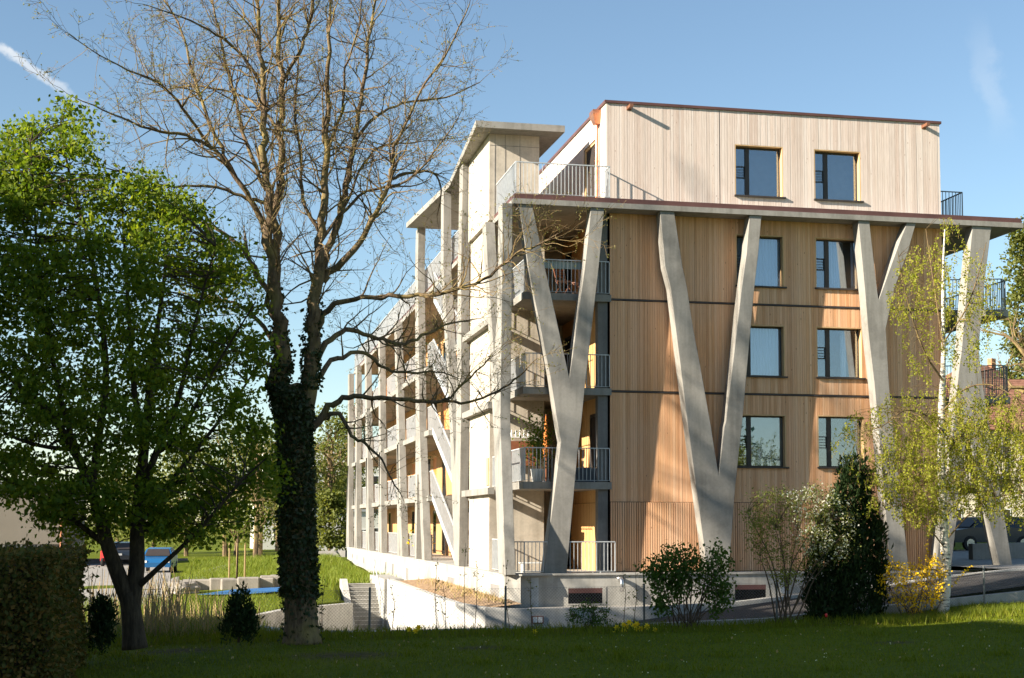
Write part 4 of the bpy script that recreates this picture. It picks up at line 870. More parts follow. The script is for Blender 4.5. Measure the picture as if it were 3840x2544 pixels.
# ---------------- shrubs
def shrub(name, label, foot, yp, sil, hd, nst, ncl, per, lsize, csize, leafm, cat='shrub', droop=0.3, seed=1, stemr=0.016, flower=None, fl_sil=None, bark_='bark_shrub', spreadpx=25):
    t = empty(name, tuple(atd(*foot, y=yp)), label, cat); base = Vector(t.location); r_ = random.Random(seed)
    xs = [p[0] for p in sil]; ys = [p[1] for p in sil]; st = MB(); nodes = []
    for k in range(nst):
        while True:
            X = r_.uniform(min(xs), max(xs)); Y = r_.uniform(min(ys), max(ys))
            if inpoly(X, Y, sil): break
        e = Vector(atd(X, Y, y=yp + r_.uniform(-hd, hd) * 0.8)) - base; s = Vector((r_.gauss(0, spreadpx / 110 * 0.5), r_.gauss(0, 0.12), -0.05))
        m = Vector((lerp(s.x, e.x, 0.42), lerp(s.y, e.y, 0.42), e.z * 0.58)) + Vector((r_.gauss(0, 0.05), r_.gauss(0, 0.05), 0))
        q = smooth_path([(*s, stemr), (*((s + m) / 2), stemr * 0.9), (*m, stemr * 0.7), (*((m + e) / 2 + Vector((0, 0, 0.05))), stemr * 0.5), (*e, 0.004)], 3)
        V3 = [Vector(p[:3]) for p in q]; st.tube(V3, [p[3] for p in q], 5, False); nodes += V3[5:]
    N = np.array([tuple(n) for n in nodes]); P = []; Fl = []; k = 0
    while k < ncl:
        X = r_.uniform(min(xs), max(xs)); Y = r_.uniform(min(ys), max(ys))
        if not inpoly(X, Y, sil): continue
        k += 1; c = Vector(atd(X, Y, y=yp + r_.uniform(-hd, hd))) - base
        j = int(np.argmin(((N - np.array(c)) ** 2).sum(1))); a = nodes[j]
        if (a - c).length < 1.2: st.tube([a, (a + c) / 2 + Vector((0, 0, 0.03)), c], [0.006, 0.005, 0.003], 3, False)
        n = int(per * r_.uniform(0.5, 1.5)); P.append(npr.normal(size=(n, 3)) * csize + np.array(c))
        if flower and inpoly(X, Y, fl_sil) and r_.random() < flower[1]:
            Fl.append(npr.normal(size=(flower[2], 3)) * csize * 0.7 + np.array(c) + np.array((0, -0.04, 0.05)))
    st.build('stems', bark_, t)
    V, Fq = leaves(np.concatenate(P), lsize, droop); o = rawmesh('foliage', V, Fq, leafm, t); o['kind'] = 'stuff'
    if flower and Fl: V, Fq = leaves(np.concatenate(Fl), flower[3], 0.1, 0.8); o = rawmesh('blossom', V, Fq, flower[0], t); o['kind'] = 'stuff'
    return t
shrub('lilac_bush', 'dark green leafy lilac bush with slender bare stems in front of the second V column', (1590, 1462), -10.0,
      [(1485, 1312), (1496, 1292), (1520, 1284), (1545, 1290), (1548, 1262), (1562, 1250), (1578, 1262), (1590, 1290), (1604, 1262), (1618, 1285), (1632, 1310), (1640, 1275), (1655, 1262), (1672, 1290), (1685, 1310), (1708, 1326), (1690, 1345), (1680, 1400), (1655, 1418), (1640, 1385), (1610, 1350), (1590, 1372), (1548, 1392), (1530, 1420), (1515, 1412), (1522, 1372), (1505, 1345)], 0.55, 24, 230, 20, 0.085, 0.10, 'leaf_lilac', seed=4, droop=0.8)
shrub('lilac_bush', 'smaller thin lilac bush with few leaves standing behind the yellow daffodils', (1365, 1462), -10.2,
      [(1312, 1420), (1330, 1400), (1370, 1395), (1405, 1410), (1410, 1435), (1370, 1445), (1325, 1442)], 0.3, 16, 80, 14, 0.05, 0.06, 'leaf_lilac', seed=6, spreadpx=12, stemr=0.008)
shrub('serviceberry_bush', 'open multi-stemmed bush with white blossom beside the dark yew', (1812, 1450), -9.9,
      [(1720, 1190), (1735, 1145), (1790, 1130), (1850, 1140), (1900, 1125), (1955, 1150), (1990, 1190), (1970, 1240), (1950, 1300), (1890, 1320), (1850, 1330), (1800, 1350), (1750, 1300), (1725, 1250)], 0.75, 11, 330, 20, 0.055, 0.09, 'leaf_amel', seed=8, stemr=0.022,
      flower=('blossom', 0.75, 10, 0.05), fl_sil=[(1800, 1120), (1960, 1115), (2000, 1200), (1960, 1310), (1860, 1320), (1830, 1250), (1830, 1180)])
shrub('forsythia_bush', 'yellow flowering forsythia bush at the foot of the birch', (2105, 1448), -9.8,
      [(2035, 1340), (2060, 1300), (2130, 1310), (2160, 1280), (2190, 1320), (2180, 1370), (2150, 1400), (2110, 1420), (2070, 1400)], 0.5, 26, 150, 14, 0.055, 0.06, 'forsythia', seed=9, stemr=0.009)
def sprays(foot, yp, ends, name, label):           # long single flowering rods
    t = empty(name, tuple(atd(*foot, y=yp)), label, 'shrub'); base = Vector(t.location); st = MB(); P = []
    for X, Y in ends:
        e = Vector(atd(X, Y, y=yp + rng.uniform(-0.5, 0.3))) - base; m = e * 0.5 + Vector((0, 0, 0.12)); st.tube([(0, 0, 0), m, e], [0.008, 0.006, 0.003], 4, False)
        for k in range(60): f = 0.35 + 0.65 * rng.random(); q = m * (2 * f) if f < 0.5 else m + (e - m) * (2 * f - 1); P.append(tuple(q + rv() * 0.025))
    st.build('stems', 'bark_shrub', t); V, Fq = leaves(P, 0.05, 0, 0.8); o = rawmesh('blossom', V, Fq, 'forsythia', t); o['kind'] = 'stuff'
sprays((2140, 1448), -9.7, [(2017, 1362), (2050, 1270), (2145, 1215), (2245, 1305), (2060, 1330), (2190, 1290), (2125, 1290), (2100, 1440), (2170, 1370)], 'forsythia_bush', 'forsythia of a few long wide-reaching rods covered in yellow flowers')

def conifer(name, label, foot, yp, sil, hd, n, lsize, leafm, seed, clump=0.10):
    t = empty(name, tuple(atd(*foot, y=yp)), label, 'conifer'); base = Vector(t.location); r_ = random.Random(seed)
    xs = [p[0] for p in sil]; ys = [p[1] for p in sil]; cx = (min(xs) + max(xs)) / 2; rx = (max(xs) - min(xs)) / 2; P = []; k = 0
    top = Vector(atd(cx, min(ys) + 15, y=yp)) - base; mb = MB(); mb.tube([(0, 0, -0.1), top * 0.5, top], [0.09 * hd, 0.06 * hd, 0.01], 7); mb.build('trunk', 'bark_maple', t)
    cl = MB()
    while k < n:
        X = r_.uniform(min(xs), max(xs)); Y = r_.uniform(min(ys), max(ys))
        if not inpoly(X, Y, sil): continue
        k += 1; e = max(0.05, 1 - ((X - cx) / rx) ** 2) ** 0.5; dd = -hd * e * r_.uniform(0.35, 1.05) if r_.random() < 0.72 else hd * e * r_.uniform(-0.3, 1); c = Vector(atd(X, Y, y=yp + dd)) - base
        q = np.array(c) + npr.normal(size=(14, 3)) * np.array([clump * 0.6, clump * 0.6, clump * 1.3]); P.append(q)
    P = np.concatenate(P); V, Fq = leaves(P, lsize, -1.6, 0.30, 0.5); o = rawmesh('foliage', V, Fq, leafm, t); o['kind'] = 'stuff'
    return t
conifer('yew_tree', 'tall almost black columnar yew beside the blossoming bush', (1950, 1455), -9.2, [(1868, 1440), (1862, 1380), (1866, 1310), (1880, 1250), (1900, 1200), (1925, 1180), (1940, 1120), (1950, 1075), (1975, 1060), (2000, 1080), (2015, 1130), (2020, 1190), (2040, 1210), (2048, 1290), (2046, 1360), (2040, 1440), (2000, 1456), (1900, 1456)], 0.72, 900, 0.15, 'leaf_yew', 31)
conifer('small_conifer', 'little dark conifer at the trunk of the leafy tree', (236, 1490), -14.6, [(208, 1490), (214, 1430), (212, 1402), (240, 1392), (262, 1408), (262, 1450), (250, 1492)], 0.25, 130, 0.10, 'leaf_yew', 32, 0.07)
conifer('small_conifer', 'little dark cone-shaped conifer left of the ivy-covered trunk', (552, 1474), -12.6, [(515, 1470), (518, 1420), (535, 1390), (560, 1366), (575, 1382), (588, 1420), (592, 1472)], 0.33, 170, 0.10, 'leaf_yew', 33, 0.07)

# clipped hedge on the far left
def hedge():
    t = empty('clipped_hedge', (-17.6, -16.5, -1.25), 'big clipped brown-green hedge at the left edge of the lawn', 'hedge'); P = []
    x1 = float(atd(184, 1300, y=-16.0)[0]); y0, y1, zt = -19.5, -14.5, float(atd(184, 1275, y=-16.5)[2])
    n = 30000; x0 = x1 - 3.4; bx = t.location
    for k in range(n):
        f = rng.random()
        if f < 0.46: p = (rng.uniform(x0, x1), y0 + abs(rng.gauss(0, 0.10)), rng.uniform(-1.25, zt))
        elif f < 0.74: p = (x1 - abs(rng.gauss(0, 0.10)), rng.uniform(y0, y1), rng.uniform(-1.25, zt))
        else: p = (rng.uniform(x0, x1), rng.uniform(y0, y1), zt - abs(rng.gauss(0, 0.08)))
        b = 0.06 * math.sin(p[2] * 3.1 + p[0] * 2) + 0.06 * math.sin(p[1] * 2.7)
        P.append((p[0] + b * 0.7 - bx.x, p[1] + b - bx.y, p[2] - bx.z + 0.05 * math.sin(p[0] * 3 + p[1] * 2)))
    sh_ = MB()
    for k in range(150):
        p = Vector((rng.uniform(x0, x1) - bx.x, rng.uniform(y0, y1) - bx.y, zt - bx.z - 0.05)) if k % 2 else Vector((x1 - bx.x - 0.05, rng.uniform(y0, y1) - bx.y, rng.uniform(0.2, zt - bx.z)))
        d = Vector((rng.gauss(0.1, 0.4), rng.gauss(0, 0.4), 1 if k % 2 else 0.3)).normalized() * rng.uniform(0.08, 0.30)
        if not k % 2: d.x = abs(d.x) + 0.05
        sh_.tube([p, p + d], [0.006, 0.003], 3, False); P += [tuple(p + d * f + rv() * 0.02) for f in (0.3, 0.5, 0.65, 0.8, 0.95, 1.0)]
    sh_.build('shoots', 'bark_shrub', t)
    V, Fq = leaves(P, 0.075, 0.2, 0.62, 0.5); rawmesh('foliage', V, Fq, 'leaf_hedge', t)['kind'] = 'stuff'
    mb = MB(); mb.box(x0 + 0.2 - bx.x, x1 - 0.22 - bx.x, y0 + 0.24 - bx.y, y1 - 0.2 - bx.y, 0, zt - 0.2 - bx.z); mb.build('inner_branches', 'bark_maple', t)
hedge()

# ================================================================== GRASS, STALKS, FLOWERS
def zq(x, y): return ground_z(x, y)
def blades(name, pts, h, w, mat, lean=0.35, kind='stuff', hj=0.5):
    P = np.asarray(pts, float); n = len(P); hh = h * (1 + hj * npr.uniform(-1, 1, n)); az_ = npr.uniform(0, 6.283, n); le = npr.normal(0, lean, (n, 2)) * hh[:, None]
    dx = np.stack([np.cos(az_), np.sin(az_), np.zeros(n)], 1) * (w / 2)
    mid = P + np.stack([le[:, 0] * 0.35, le[:, 1] * 0.35, hh * 0.55], 1); tip = P + np.stack([le[:, 0], le[:, 1], hh], 1)
    V = np.stack([P - dx, P + dx, mid + dx * 0.7, mid - dx * 0.7, tip], 1).reshape(-1, 3)
    k = np.arange(n)[:, None] * 5; Fq = np.concatenate([k + np.array([[0, 1, 2]]), k + np.array([[0, 2, 3]]), k + np.array([[3, 2, 4]])]).astype(int)
    o = rawmesh(name, V, Fq, mat)
    if kind: o['kind'] = kind
    return o
def scatter(n, x0, x1, y0, y1, cond=None, dz=-0.01):
    o = []
    while len(o) < n:
        x, y = rng.uniform(x0, x1), rng.uniform(y0, y1)
        if cond and not cond(x, y): continue
        o.append((x, y, ground_z(x, y) + dz))
    return o
def inframe(x, y, m=0.02):
    a = math.atan2(x - CAM[0], y - CAM[1]); return -0.131 - m < a < 0.522 + m
def nobare(x, y): return inframe(x, y) and not any((x - a) ** 2 / 1.6 + (y - b) ** 2 < (c * rng.uniform(0.2, 1)) ** 2 for a, b, c in ((-9.0, -15.0, 1.1), (-6.3, -14.2, 0.6), (-12.0, -13.0, 0.8), (1.5, -16, 0.5)))
blades('lawn_grass', scatter(52000, -17, 10, -27, -10.6, nobare), 0.055, 0.016, 'grass', 0.5)
TF = [(rng.uniform(-16, 10), rng.uniform(-25, -11)) for _ in range(70)]
blades('lawn_tufts', [(a + rng.gauss(0, 0.16), b + rng.gauss(0, 0.16), ground_z(a, b) - 0.01) for a, b in TF if inframe(a, b) for _ in range(60)], 0.11, 0.02, 'grass', 0.6)
blades('lawn_edge_grass', scatter(9000, -16, 10, -11.6, -8.9, lambda x, y: inframe(x, y) and y < -8.8), 0.17, 0.018, 'grass', 0.45)
blades('sunny_verge_grass', scatter(5000, 3.5, 10, -10.6, -8.9, inframe), 0.13, 0.018, 'grass_lit', 0.5)
blades('meadow_grass', scatter(16000, -13, -4, 13, 60, lambda x, y: inframe(x, y) and not (-6.9 < x < -4 and y < 17.8) and not (x < -7 and y < 26.8)), 0.30, 0.03, 'grass_lit', 0.45)
blades('meadow_grass_near', scatter(14000, -17, -9, -9, 14.4, lambda x, y: inframe(x, y) and not inside(x, y, TR) and not inside(x + 0.35, y, TR)), 0.24, 0.02, 'grass_lit', 0.4)
blades('strip_weeds', [(x, y, -0.74) for x, y in [(-3.55 - abs(rng.gauss(0, 0.35)), rng.uniform(-2.5, 12.5)) for _ in range(500)] if x > -4.85], 0.20, 0.02, 'straw', 0.5)
dp_ = scatter(60, -9, 9, -24, -11, inframe, 0.03)
V, Fq = leaves([(p[0] + rng.gauss(0, 0.02), p[1] + rng.gauss(0, 0.02), p[2] + 0.02) for p in dp_ for _ in range(2)], 0.022, 0, 0.9); rawmesh('lawn_daisies', V, Fq, 'blossom')['kind'] = 'stuff'
fl_ = scatter(260, -16, 9, -25, -10, inframe, 0.015)
V, Fq = leaves([(p[0], p[1], p[2] + 0.02) for p in fl_], 0.055, 0, 0.7); rawmesh('fallen_leaves', V, Fq, 'straw')['kind'] = 'stuff'
# dry reed-like stalks between lawn and car park
def stalks():
    mb = MB()
    for k in range(330):
        X = rng.choice([rng.uniform(330, 420), rng.uniform(195, 300), rng.uniform(300, 520), rng.uniform(310, 600)]); y = rng.uniform(-9.5, -2.0); p = atd(X, 1460, y=y); z0 = ground_z(p[0], p[1]); h = rng.uniform(0.35, 1.15) * (1.35 if X < 430 else 0.85)
        l = (rng.gauss(0, 0.12) * h, rng.gauss(0, 0.1) * h); mb.tube([(p[0], p[1], z0 - 0.05), (p[0] + l[0] * 0.4, p[1] + l[1] * 0.4, z0 + h * 0.55), (p[0] + l[0], p[1] + l[1], z0 + h)], [0.011, 0.009, 0.004], 4, False)
    o = mb.build('dry_stalks', 'straw'); o['kind'] = 'stuff'
    P = []
    for k in range(1500):
        X = rng.uniform(200, 600); y = rng.uniform(-9.5, -3); p = atd(X, 1460, y=y); P.append((p[0], p[1], ground_z(p[0], p[1])))
    blades('stalk_undergrowth', P, 0.33, 0.022, 'straw', 0.35)
    blades('stalk_fresh_grass', [(p[0] + rng.gauss(0, 0.2), p[1], p[2]) for p in P], 0.28, 0.022, 'grass_lit', 0.4)
stalks()
# thin upright saplings by the fence
SAP = [(1010, 1460, 1290), (1075, 1462, 1255), (1097, 1458, 1290), (1180, 1455, 1300), (905, 1462, 1335), (1230, 1456, 1330), (1440, 1455, 1290), (1462, 1455, 1300), (1030, 1462, 1340), (745, 1465, 1330)]
sap_lab = ['thin leafy sapling before the pale wall left of the taller one', 'tallest thin budding sapling before the white retaining wall', 'straight thin sapling with small leaves all the way up', 'bent thin sapling at the corner of the white retaining wall', 'bushy little sapling in front of the stair pier', 'thin bare sapling right of the bent one', 'thin sapling rising left of the steel vent pipe', 'thin sapling just right of the steel vent pipe', 'short twiggy sapling by the dark fence post', 'thin bare sapling just right of the ivy trunk']
for (X, Yb, Yt), lb in zip(SAP, sap_lab):
    y = -9.8 + rng.uniform(-0.3, 0.3); b = Vector(atd(X, Yb, y=y)); t = empty('sapling', tuple(b), lb, 'sapling'); e = Vector(atd(X + rng.uniform(-12, 14), Yt, y=y)) - b
    mb = MB(); m = e * 0.5 + Vector((rng.gauss(0, 0.05), 0, 0)); mb.tube([(0, 0, -0.1), m, e], [0.009, 0.007, 0.003], 4); P = []
    for k in range(9):
        f = rng.uniform(0.25, 0.95); q = m * (2 * f) if f < 0.5 else m + (e - m) * (2 * f - 1); d = Vector((rng.gauss(0, 1), rng.gauss(0, 0.6), 0.8)).normalized() * rng.uniform(0.06, 0.22); mb.tube([q, q + d], [0.004, 0.002], 3, False); P += [tuple(q + d * rng.random() + rv() * 0.015) for _ in range(4)]
    mb.build('stem', 'bark_shrub', t); V, Fq = leaves(P, 0.045, 0.2); rawmesh('foliage', V, Fq, 'leaf_amel', t)['kind'] = 'stuff'
# daffodils
def daffodil():
    t = empty('daffodil', (0, 0, 0)); mb = MB(); mb.tube([(0, 0, -0.05), (0.01, 0, 0.25), (0.0, -0.03, 0.36)], [0.006, 0.005, 0.004], 5); mb.build('stem', 'leaf_green', t)
    mb = MB(); c = Vector((0, -0.05, 0.365)); n = Vector((0, -1, 0.15)).normalized(); a = Vector((1, 0, 0)); b = n.cross(a)
    for k in range(6):
        w = k * math.pi / 3; d = a * math.cos(w) + b * math.sin(w); s = a * -math.sin(w) + b * math.cos(w); mb.add([c, c + d * 0.028 + s * 0.018, c + d * 0.06 + n * -0.006, c + d * 0.028 - s * 0.018], [(0, 1, 2, 3)])
    fl = mb.build('flower', 'daff', t); mb = MB(); mb.tube([c, c + n * 0.02, c + n * 0.042], [0.012, 0.017, 0.024], 8, False); mb.build('trumpet', 'forsythia', fl)
    P = [(rng.gauss(0, 0.025), rng.gauss(0, 0.025), -0.02) for _ in range(5)]; V = []; 
    mb = MB()
    for x, y, z in P: mb.add([(x - 0.008, y, z), (x + 0.008, y, z), (x * 2.2 + 0.004, y * 2, 0.30), (x * 2.2 - 0.004, y * 2, 0.30)], [(0, 1, 2, 3)])
    mb.build('leaf_blades', 'leaf_green', t); return t
D0 = daffodil()
DF = [(1426, 1452), (1436, 1446), (1447, 1450), (1455, 1440), (1462, 1448), (1470, 1444), (1480, 1455), (1490, 1448), (1497, 1452), (1442, 1460), (1466, 1456), (1509, 1458), (1415, 1466), (1420, 1474)]
DF2 = [(968, 1452), (941, 1456), (958, 1460)]
for i, (X, Y) in enumerate(DF + DF2 + [(1237, 1462)]):
    d = D0 if i == 0 else copy_tree(D0); y = -10.5 - rng.uniform(0, 0.4); p = atd(X, Y, y=y); d.scale = (1.35, 1.35, 1.3); d.location = (p[0], p[1], p[2] - 0.46); d.rotation_euler = (0, 0, rng.uniform(-0.7, 0.7))
    if i < len(DF): d['label'] = 'yellow daffodil in the clump left of the lilac bush'; d['group'] = 'daffodils in the clump by the lilac bush'
    elif i < len(DF) + 3: d['label'] = 'yellow daffodil in the group of three in front of the outdoor stairs'; d['group'] = 'three daffodils in front of the stairs'
    else: d['label'] = 'single yellow daffodil standing alone below the white retaining wall'
    d['category'] = 'flower'
blades('daffodil_bed_leaves', [tuple(atd(rng.uniform(1400, 1530), rng.uniform(1478, 1488), y=-10.4 + rng.uniform(-0.3, 0.3))) for _ in range(500)], 0.28, 0.02, 'leaf_lilac', 0.35)
for (X, Y, mt, lb) in ((3.16, 0, 'red', 'single red tulip at the foot of the dark yew'), (0, 0, 'blossom', 'single white tulip at the foot of the dark yew')):
    X, Y = (1910, 1424) if mt == 'red' else (1840, 1440)
    p = atd(X, Y, y=-10.35); t = empty('tulip', (p[0], p[1], p[2] - 0.3), lb, 'flower'); mb = MB(); mb.tube([(0, 0, -0.1), (0, 0, 0.27)], 0.006, 5); mb.build('stem', 'leaf_green', t)
    mb = MB(); mb.tube([(0, 0, 0.26), (0, 0, 0.29), (0, 0, 0.33), (0, 0, 0.36)], [0.012, 0.032, 0.034, 0.02], 8); mb.build('flower', mt, t, True)

# ================================================================== FENCE
def fence():
    t = empty('chain_link_fence', tuple(atd(1026, 1462, y=-9.3)), 'low diamond-mesh wire fence on thin grey posts along the flower bed', 'fence'); b = Vector(t.location)
    line = [(-14.6, -9.6), (-10.9, -9.3), (-8.0, -9.3), (-4.9, -9.25), (-1.6, -9.2), (1.7, -9.15), (4.3, -9.1), (7.2, -9.0), (10.5, -8.95)]
    for x, y in line:
        z = ground_z(x, y); mb = MB(); mb.tube([(x - b.x, y - b.y, z - 0.3 - b.z), (x - b.x, y - b.y, z + 1.02 - b.z)], 0.026, 8); mb.build('post', 'steel_dark', t)
    mb = MB(); p = 0.075
    for (x0, y0), (x1, y1) in zip(line[:-1], line[1:]):
        L = math.hypot(x1 - x0, y1 - y0); n = int(L / p); H = 0.92; k = int(H / p)
        def q(s, h):
            f = min(max(s / L, 0), 1); x, y = lerp(x0, x1, f), lerp(y0, y1, f); return (x - b.x, y - b.y, ground_z(x, y) + 0.04 + h - b.z)
        for i in range(-k, n):
            for sgn in (1, -1):
                s0, s1 = i * p, i * p + H
                h0, h1 = 0, H
                if s0 < 0: h0 = -s0; s0 = 0
                if s1 > L: h1 = H - (s1 - L); s1 = L
                if h1 - h0 < 0.02: continue
                if sgn < 0: a, c = q(s0, H - h0), q(s1, H - h1)
                else: a, c = q(s0, h0), q(s1, h1)
                mb.tube([a, c], 0.0022, 3, False)
        mb.tube([q(0, H), q(L, H)], 0.003, 3, False)
    mb.build('wire_mesh', 'steel_dark', t)
fence()

# ================================================================== THINGS ON THE BALCONIES
def chair(loc, rz, label):
    t = empty('folding_chair', loc, label, 'chair'); t.rotation_euler = (0, 0, rz)
    for s in (-1, 1):
        mb = MB(); mb.tube([(s * 0.2, -0.22, 0), (s * 0.2, 0.1, 0.45), (s * 0.2, 0.24, 0.86)], 0.014, 6); mb.build('leg', 'teak', t)
        mb = MB(); mb.tube([(s * 0.17, 0.24, 0), (s * 0.17, -0.18, 0.45)], 0.014, 6); mb.build('leg', 'teak', t)
    mb = MB(); [mb.box(-0.19, 0.19, -0.2 + k * 0.075, -0.14 + k * 0.075, 0.44, 0.46) for k in range(5)]; mb.build('seat', 'teak', t)
    mb = MB(); [mb.box(-0.19, 0.19, 0.17 + k * 0.02, 0.185 + k * 0.02, 0.60 + k * 0.09, 0.66 + k * 0.09) for k in range(3)]; mb.build('backrest', 'teak', t)
chair((-1.30, 0.55, 8.25), 0.5, 'brown folding chair on the uppermost corner balcony')
chair((-0.75, 0.75, 8.25), -2.2, 'brown folding chair nearer the wooden wall on the uppermost corner balcony')
chair((-1.22, 0.6, 2.65), 1.9, 'dark folding chair beside the potted tree on the lowest corner balcony')
t = empty('balcony_screen', (-1.2, 0.06, 9.0), 'grey-green cloth strip hung along the rail of the uppermost corner balcony', 'screen'); mb = MB(); mb.box(-0.9, 0.9, 0, 0.02, 0.0, 0.22); mb.build('cloth', 'blind', t)
t = empty('potted_tree', (-2.05, 0.75, 2.65), 'potted tree with light green leaves on the lowest corner balcony', 'potted plant')
mb = MB(); mb.tube([(0, 0, 0), (0, 0, 0.36), (0, 0, 0.4)], [0.15, 0.20, 0.21], 14); mb.build('pot', 'whitebox', t, True); mb = MB(); mb.tube([(0, 0, 0.38), (0.03, 0, 1.0), (0, 0, 1.9)], [0.02, 0.015, 0.006], 6); mb.build('stem', 'bark_shrub', t)
P = [(rng.gauss(0, 0.23), rng.gauss(0, 0.2), rng.gauss(1.25, 0.42)) for _ in range(1100)]; V, Fq = leaves([p for p in P if p[2] > 0.45], 0.085, 0.6); rawmesh('foliage', V, Fq, 'leaf_green', t)['kind'] = 'stuff'
t = empty('closed_parasol', (-1.62, 1.5, 2.65), 'closed orange parasol standing behind the potted tree on the balcony', 'parasol'); mb = MB(); mb.tube([(0, 0, 0), (0, 0, 2.1)], 0.02, 8); mb.build('pole', 'teak', t); mb = MB(); mb.tube([(0, 0, 0.8), (0, 0, 0.95), (0, 0, 1.5), (0, 0, 2.05)], [0.09, 0.11, 0.07, 0.02], 10); mb.build('cloth', 'orange_cloth', t, True); mb = MB(); mb.tube([(0, 0, 0), (0, 0, 0.06)], 0.2, 16); mb.build('base', 'planter', t)
t = empty('planter_box', (-0.62, 0.35, 2.65), 'dark grey planter box on the lowest corner balcony beside the corner post', 'planter'); mb = MB(); mb.prism([(-0.36, -0.16, 0), (0.36, -0.16, 0), (0.36, 0.16, 0), (-0.36, 0.16, 0)], [(-0.40, -0.19, 0.42), (0.40, -0.19, 0.42), (0.40, 0.19, 0.42), (-0.40, 0.19, 0.42)]); mb.build('box', 'planter', t); mb = MB(); mb.box(-0.36, 0.36, -0.15, 0.15, 0.421, 0.44); mb.build('soil', 'soil', t)
t = empty('balcony_shelf', (-2.3, 2.1, 2.65), 'white wall shelf with bottles above a cupboard on the lowest corner balcony', 'shelf'); mb = MB(); mb.box(-0.35, 0.55, 0.0, 0.28, 1.40, 1.44); mb.build('board', 'whitebox', t); mb = MB(); mb.box(-0.3, 0.5, 0.0, 0.28, 0.55, 1.3); mb.build('cupboard', 'teak', t)
for i in range(5): mb = MB(); mb.tube([(-2.55 + i * 0.13, 2.22, 4.09), (-2.55 + i * 0.13, 2.22, 4.2), (-2.55 + i * 0.13, 2.22, 4.24), (-2.55 + i * 0.13, 2.22, 4.30)], [0.03, 0.03, 0.012, 0.012], 8); tag(mb.build('bottle', 'whitebox', None, True), 'small bottle standing on the balcony wall shelf', 'bottle', 'bottles on the balcony shelf')
t = empty('bench', (-2.2, 0.4, 0.0), 'low white slatted bench behind the ground floor corner railing', 'bench'); mb = MB(); [mb.box(-0.45, 0.55, -0.16 + k * 0.11, -0.07 + k * 0.11, 0.26, 0.29) for k in range(3)]; mb.build('seat', 'whitebox', t)
for x in (-0.4, 0.45): mb = MB(); mb.box(x, x + 0.05, -0.15, 0.17, 0, 0.26); mb.build('leg', 'whitebox', t)
def flowerpot(loc, fl, label, s=1.0):
    t = empty('flower_pot', loc, label, 'potted plant'); mb = MB(); mb.tube([(0, 0, 0), (0, 0, 0.26 * s), (0, 0, 0.3 * s)], [0.11 * s, 0.15 * s, 0.16 * s], 12); mb.build('pot', 'terracotta', t, True)
    P = [(rng.gauss(0, 0.13) * s, rng.gauss(0, 0.13) * s, 0.3 * s + abs(rng.gauss(0.15, 0.15)) * s) for _ in range(220)]; V, Fq = leaves(P, 0.06 * s); rawmesh('foliage', V, Fq, 'leaf_lilac', t)['kind'] = 'stuff'; V, Fq = leaves(P[:70], 0.06 * s, 0, 0.9); rawmesh('blossom', V, Fq, fl, t)['kind'] = 'stuff'
flowerpot((-2.7, 9.0, 2.52), 'blossom', 'flowering pot plant on the first floor landing of the open stairs', 1.6)
flowerpot((-2.6, 8.6, 2.52), 'red', 'red flowering pot plant on the first floor landing of the open stairs', 1.3)
flowerpot((-2.7, 22.0, 0.0), 'forsythia', 'yellow flowering pot plant on the ground floor gallery', 1.8)
# meter plate on the retaining wall
t = empty('meter_plate', tuple(atd(1243, 1433, y=-3.60)), 'small white framed plate fixed low on the retaining wall', 'plate'); mb = MB(); mb.box(-0.16, 0.16, 0, 0.03, -0.1, 0.1); mb.build('frame', 'teak', t); mb = MB(); mb.box(-0.13, -0.01, -0.005, 0.0, -0.075, 0.075); mb.box(0.01, 0.13, -0.005, 0.0, -0.075, 0.075); mb.build('face', 'whitebox', t)

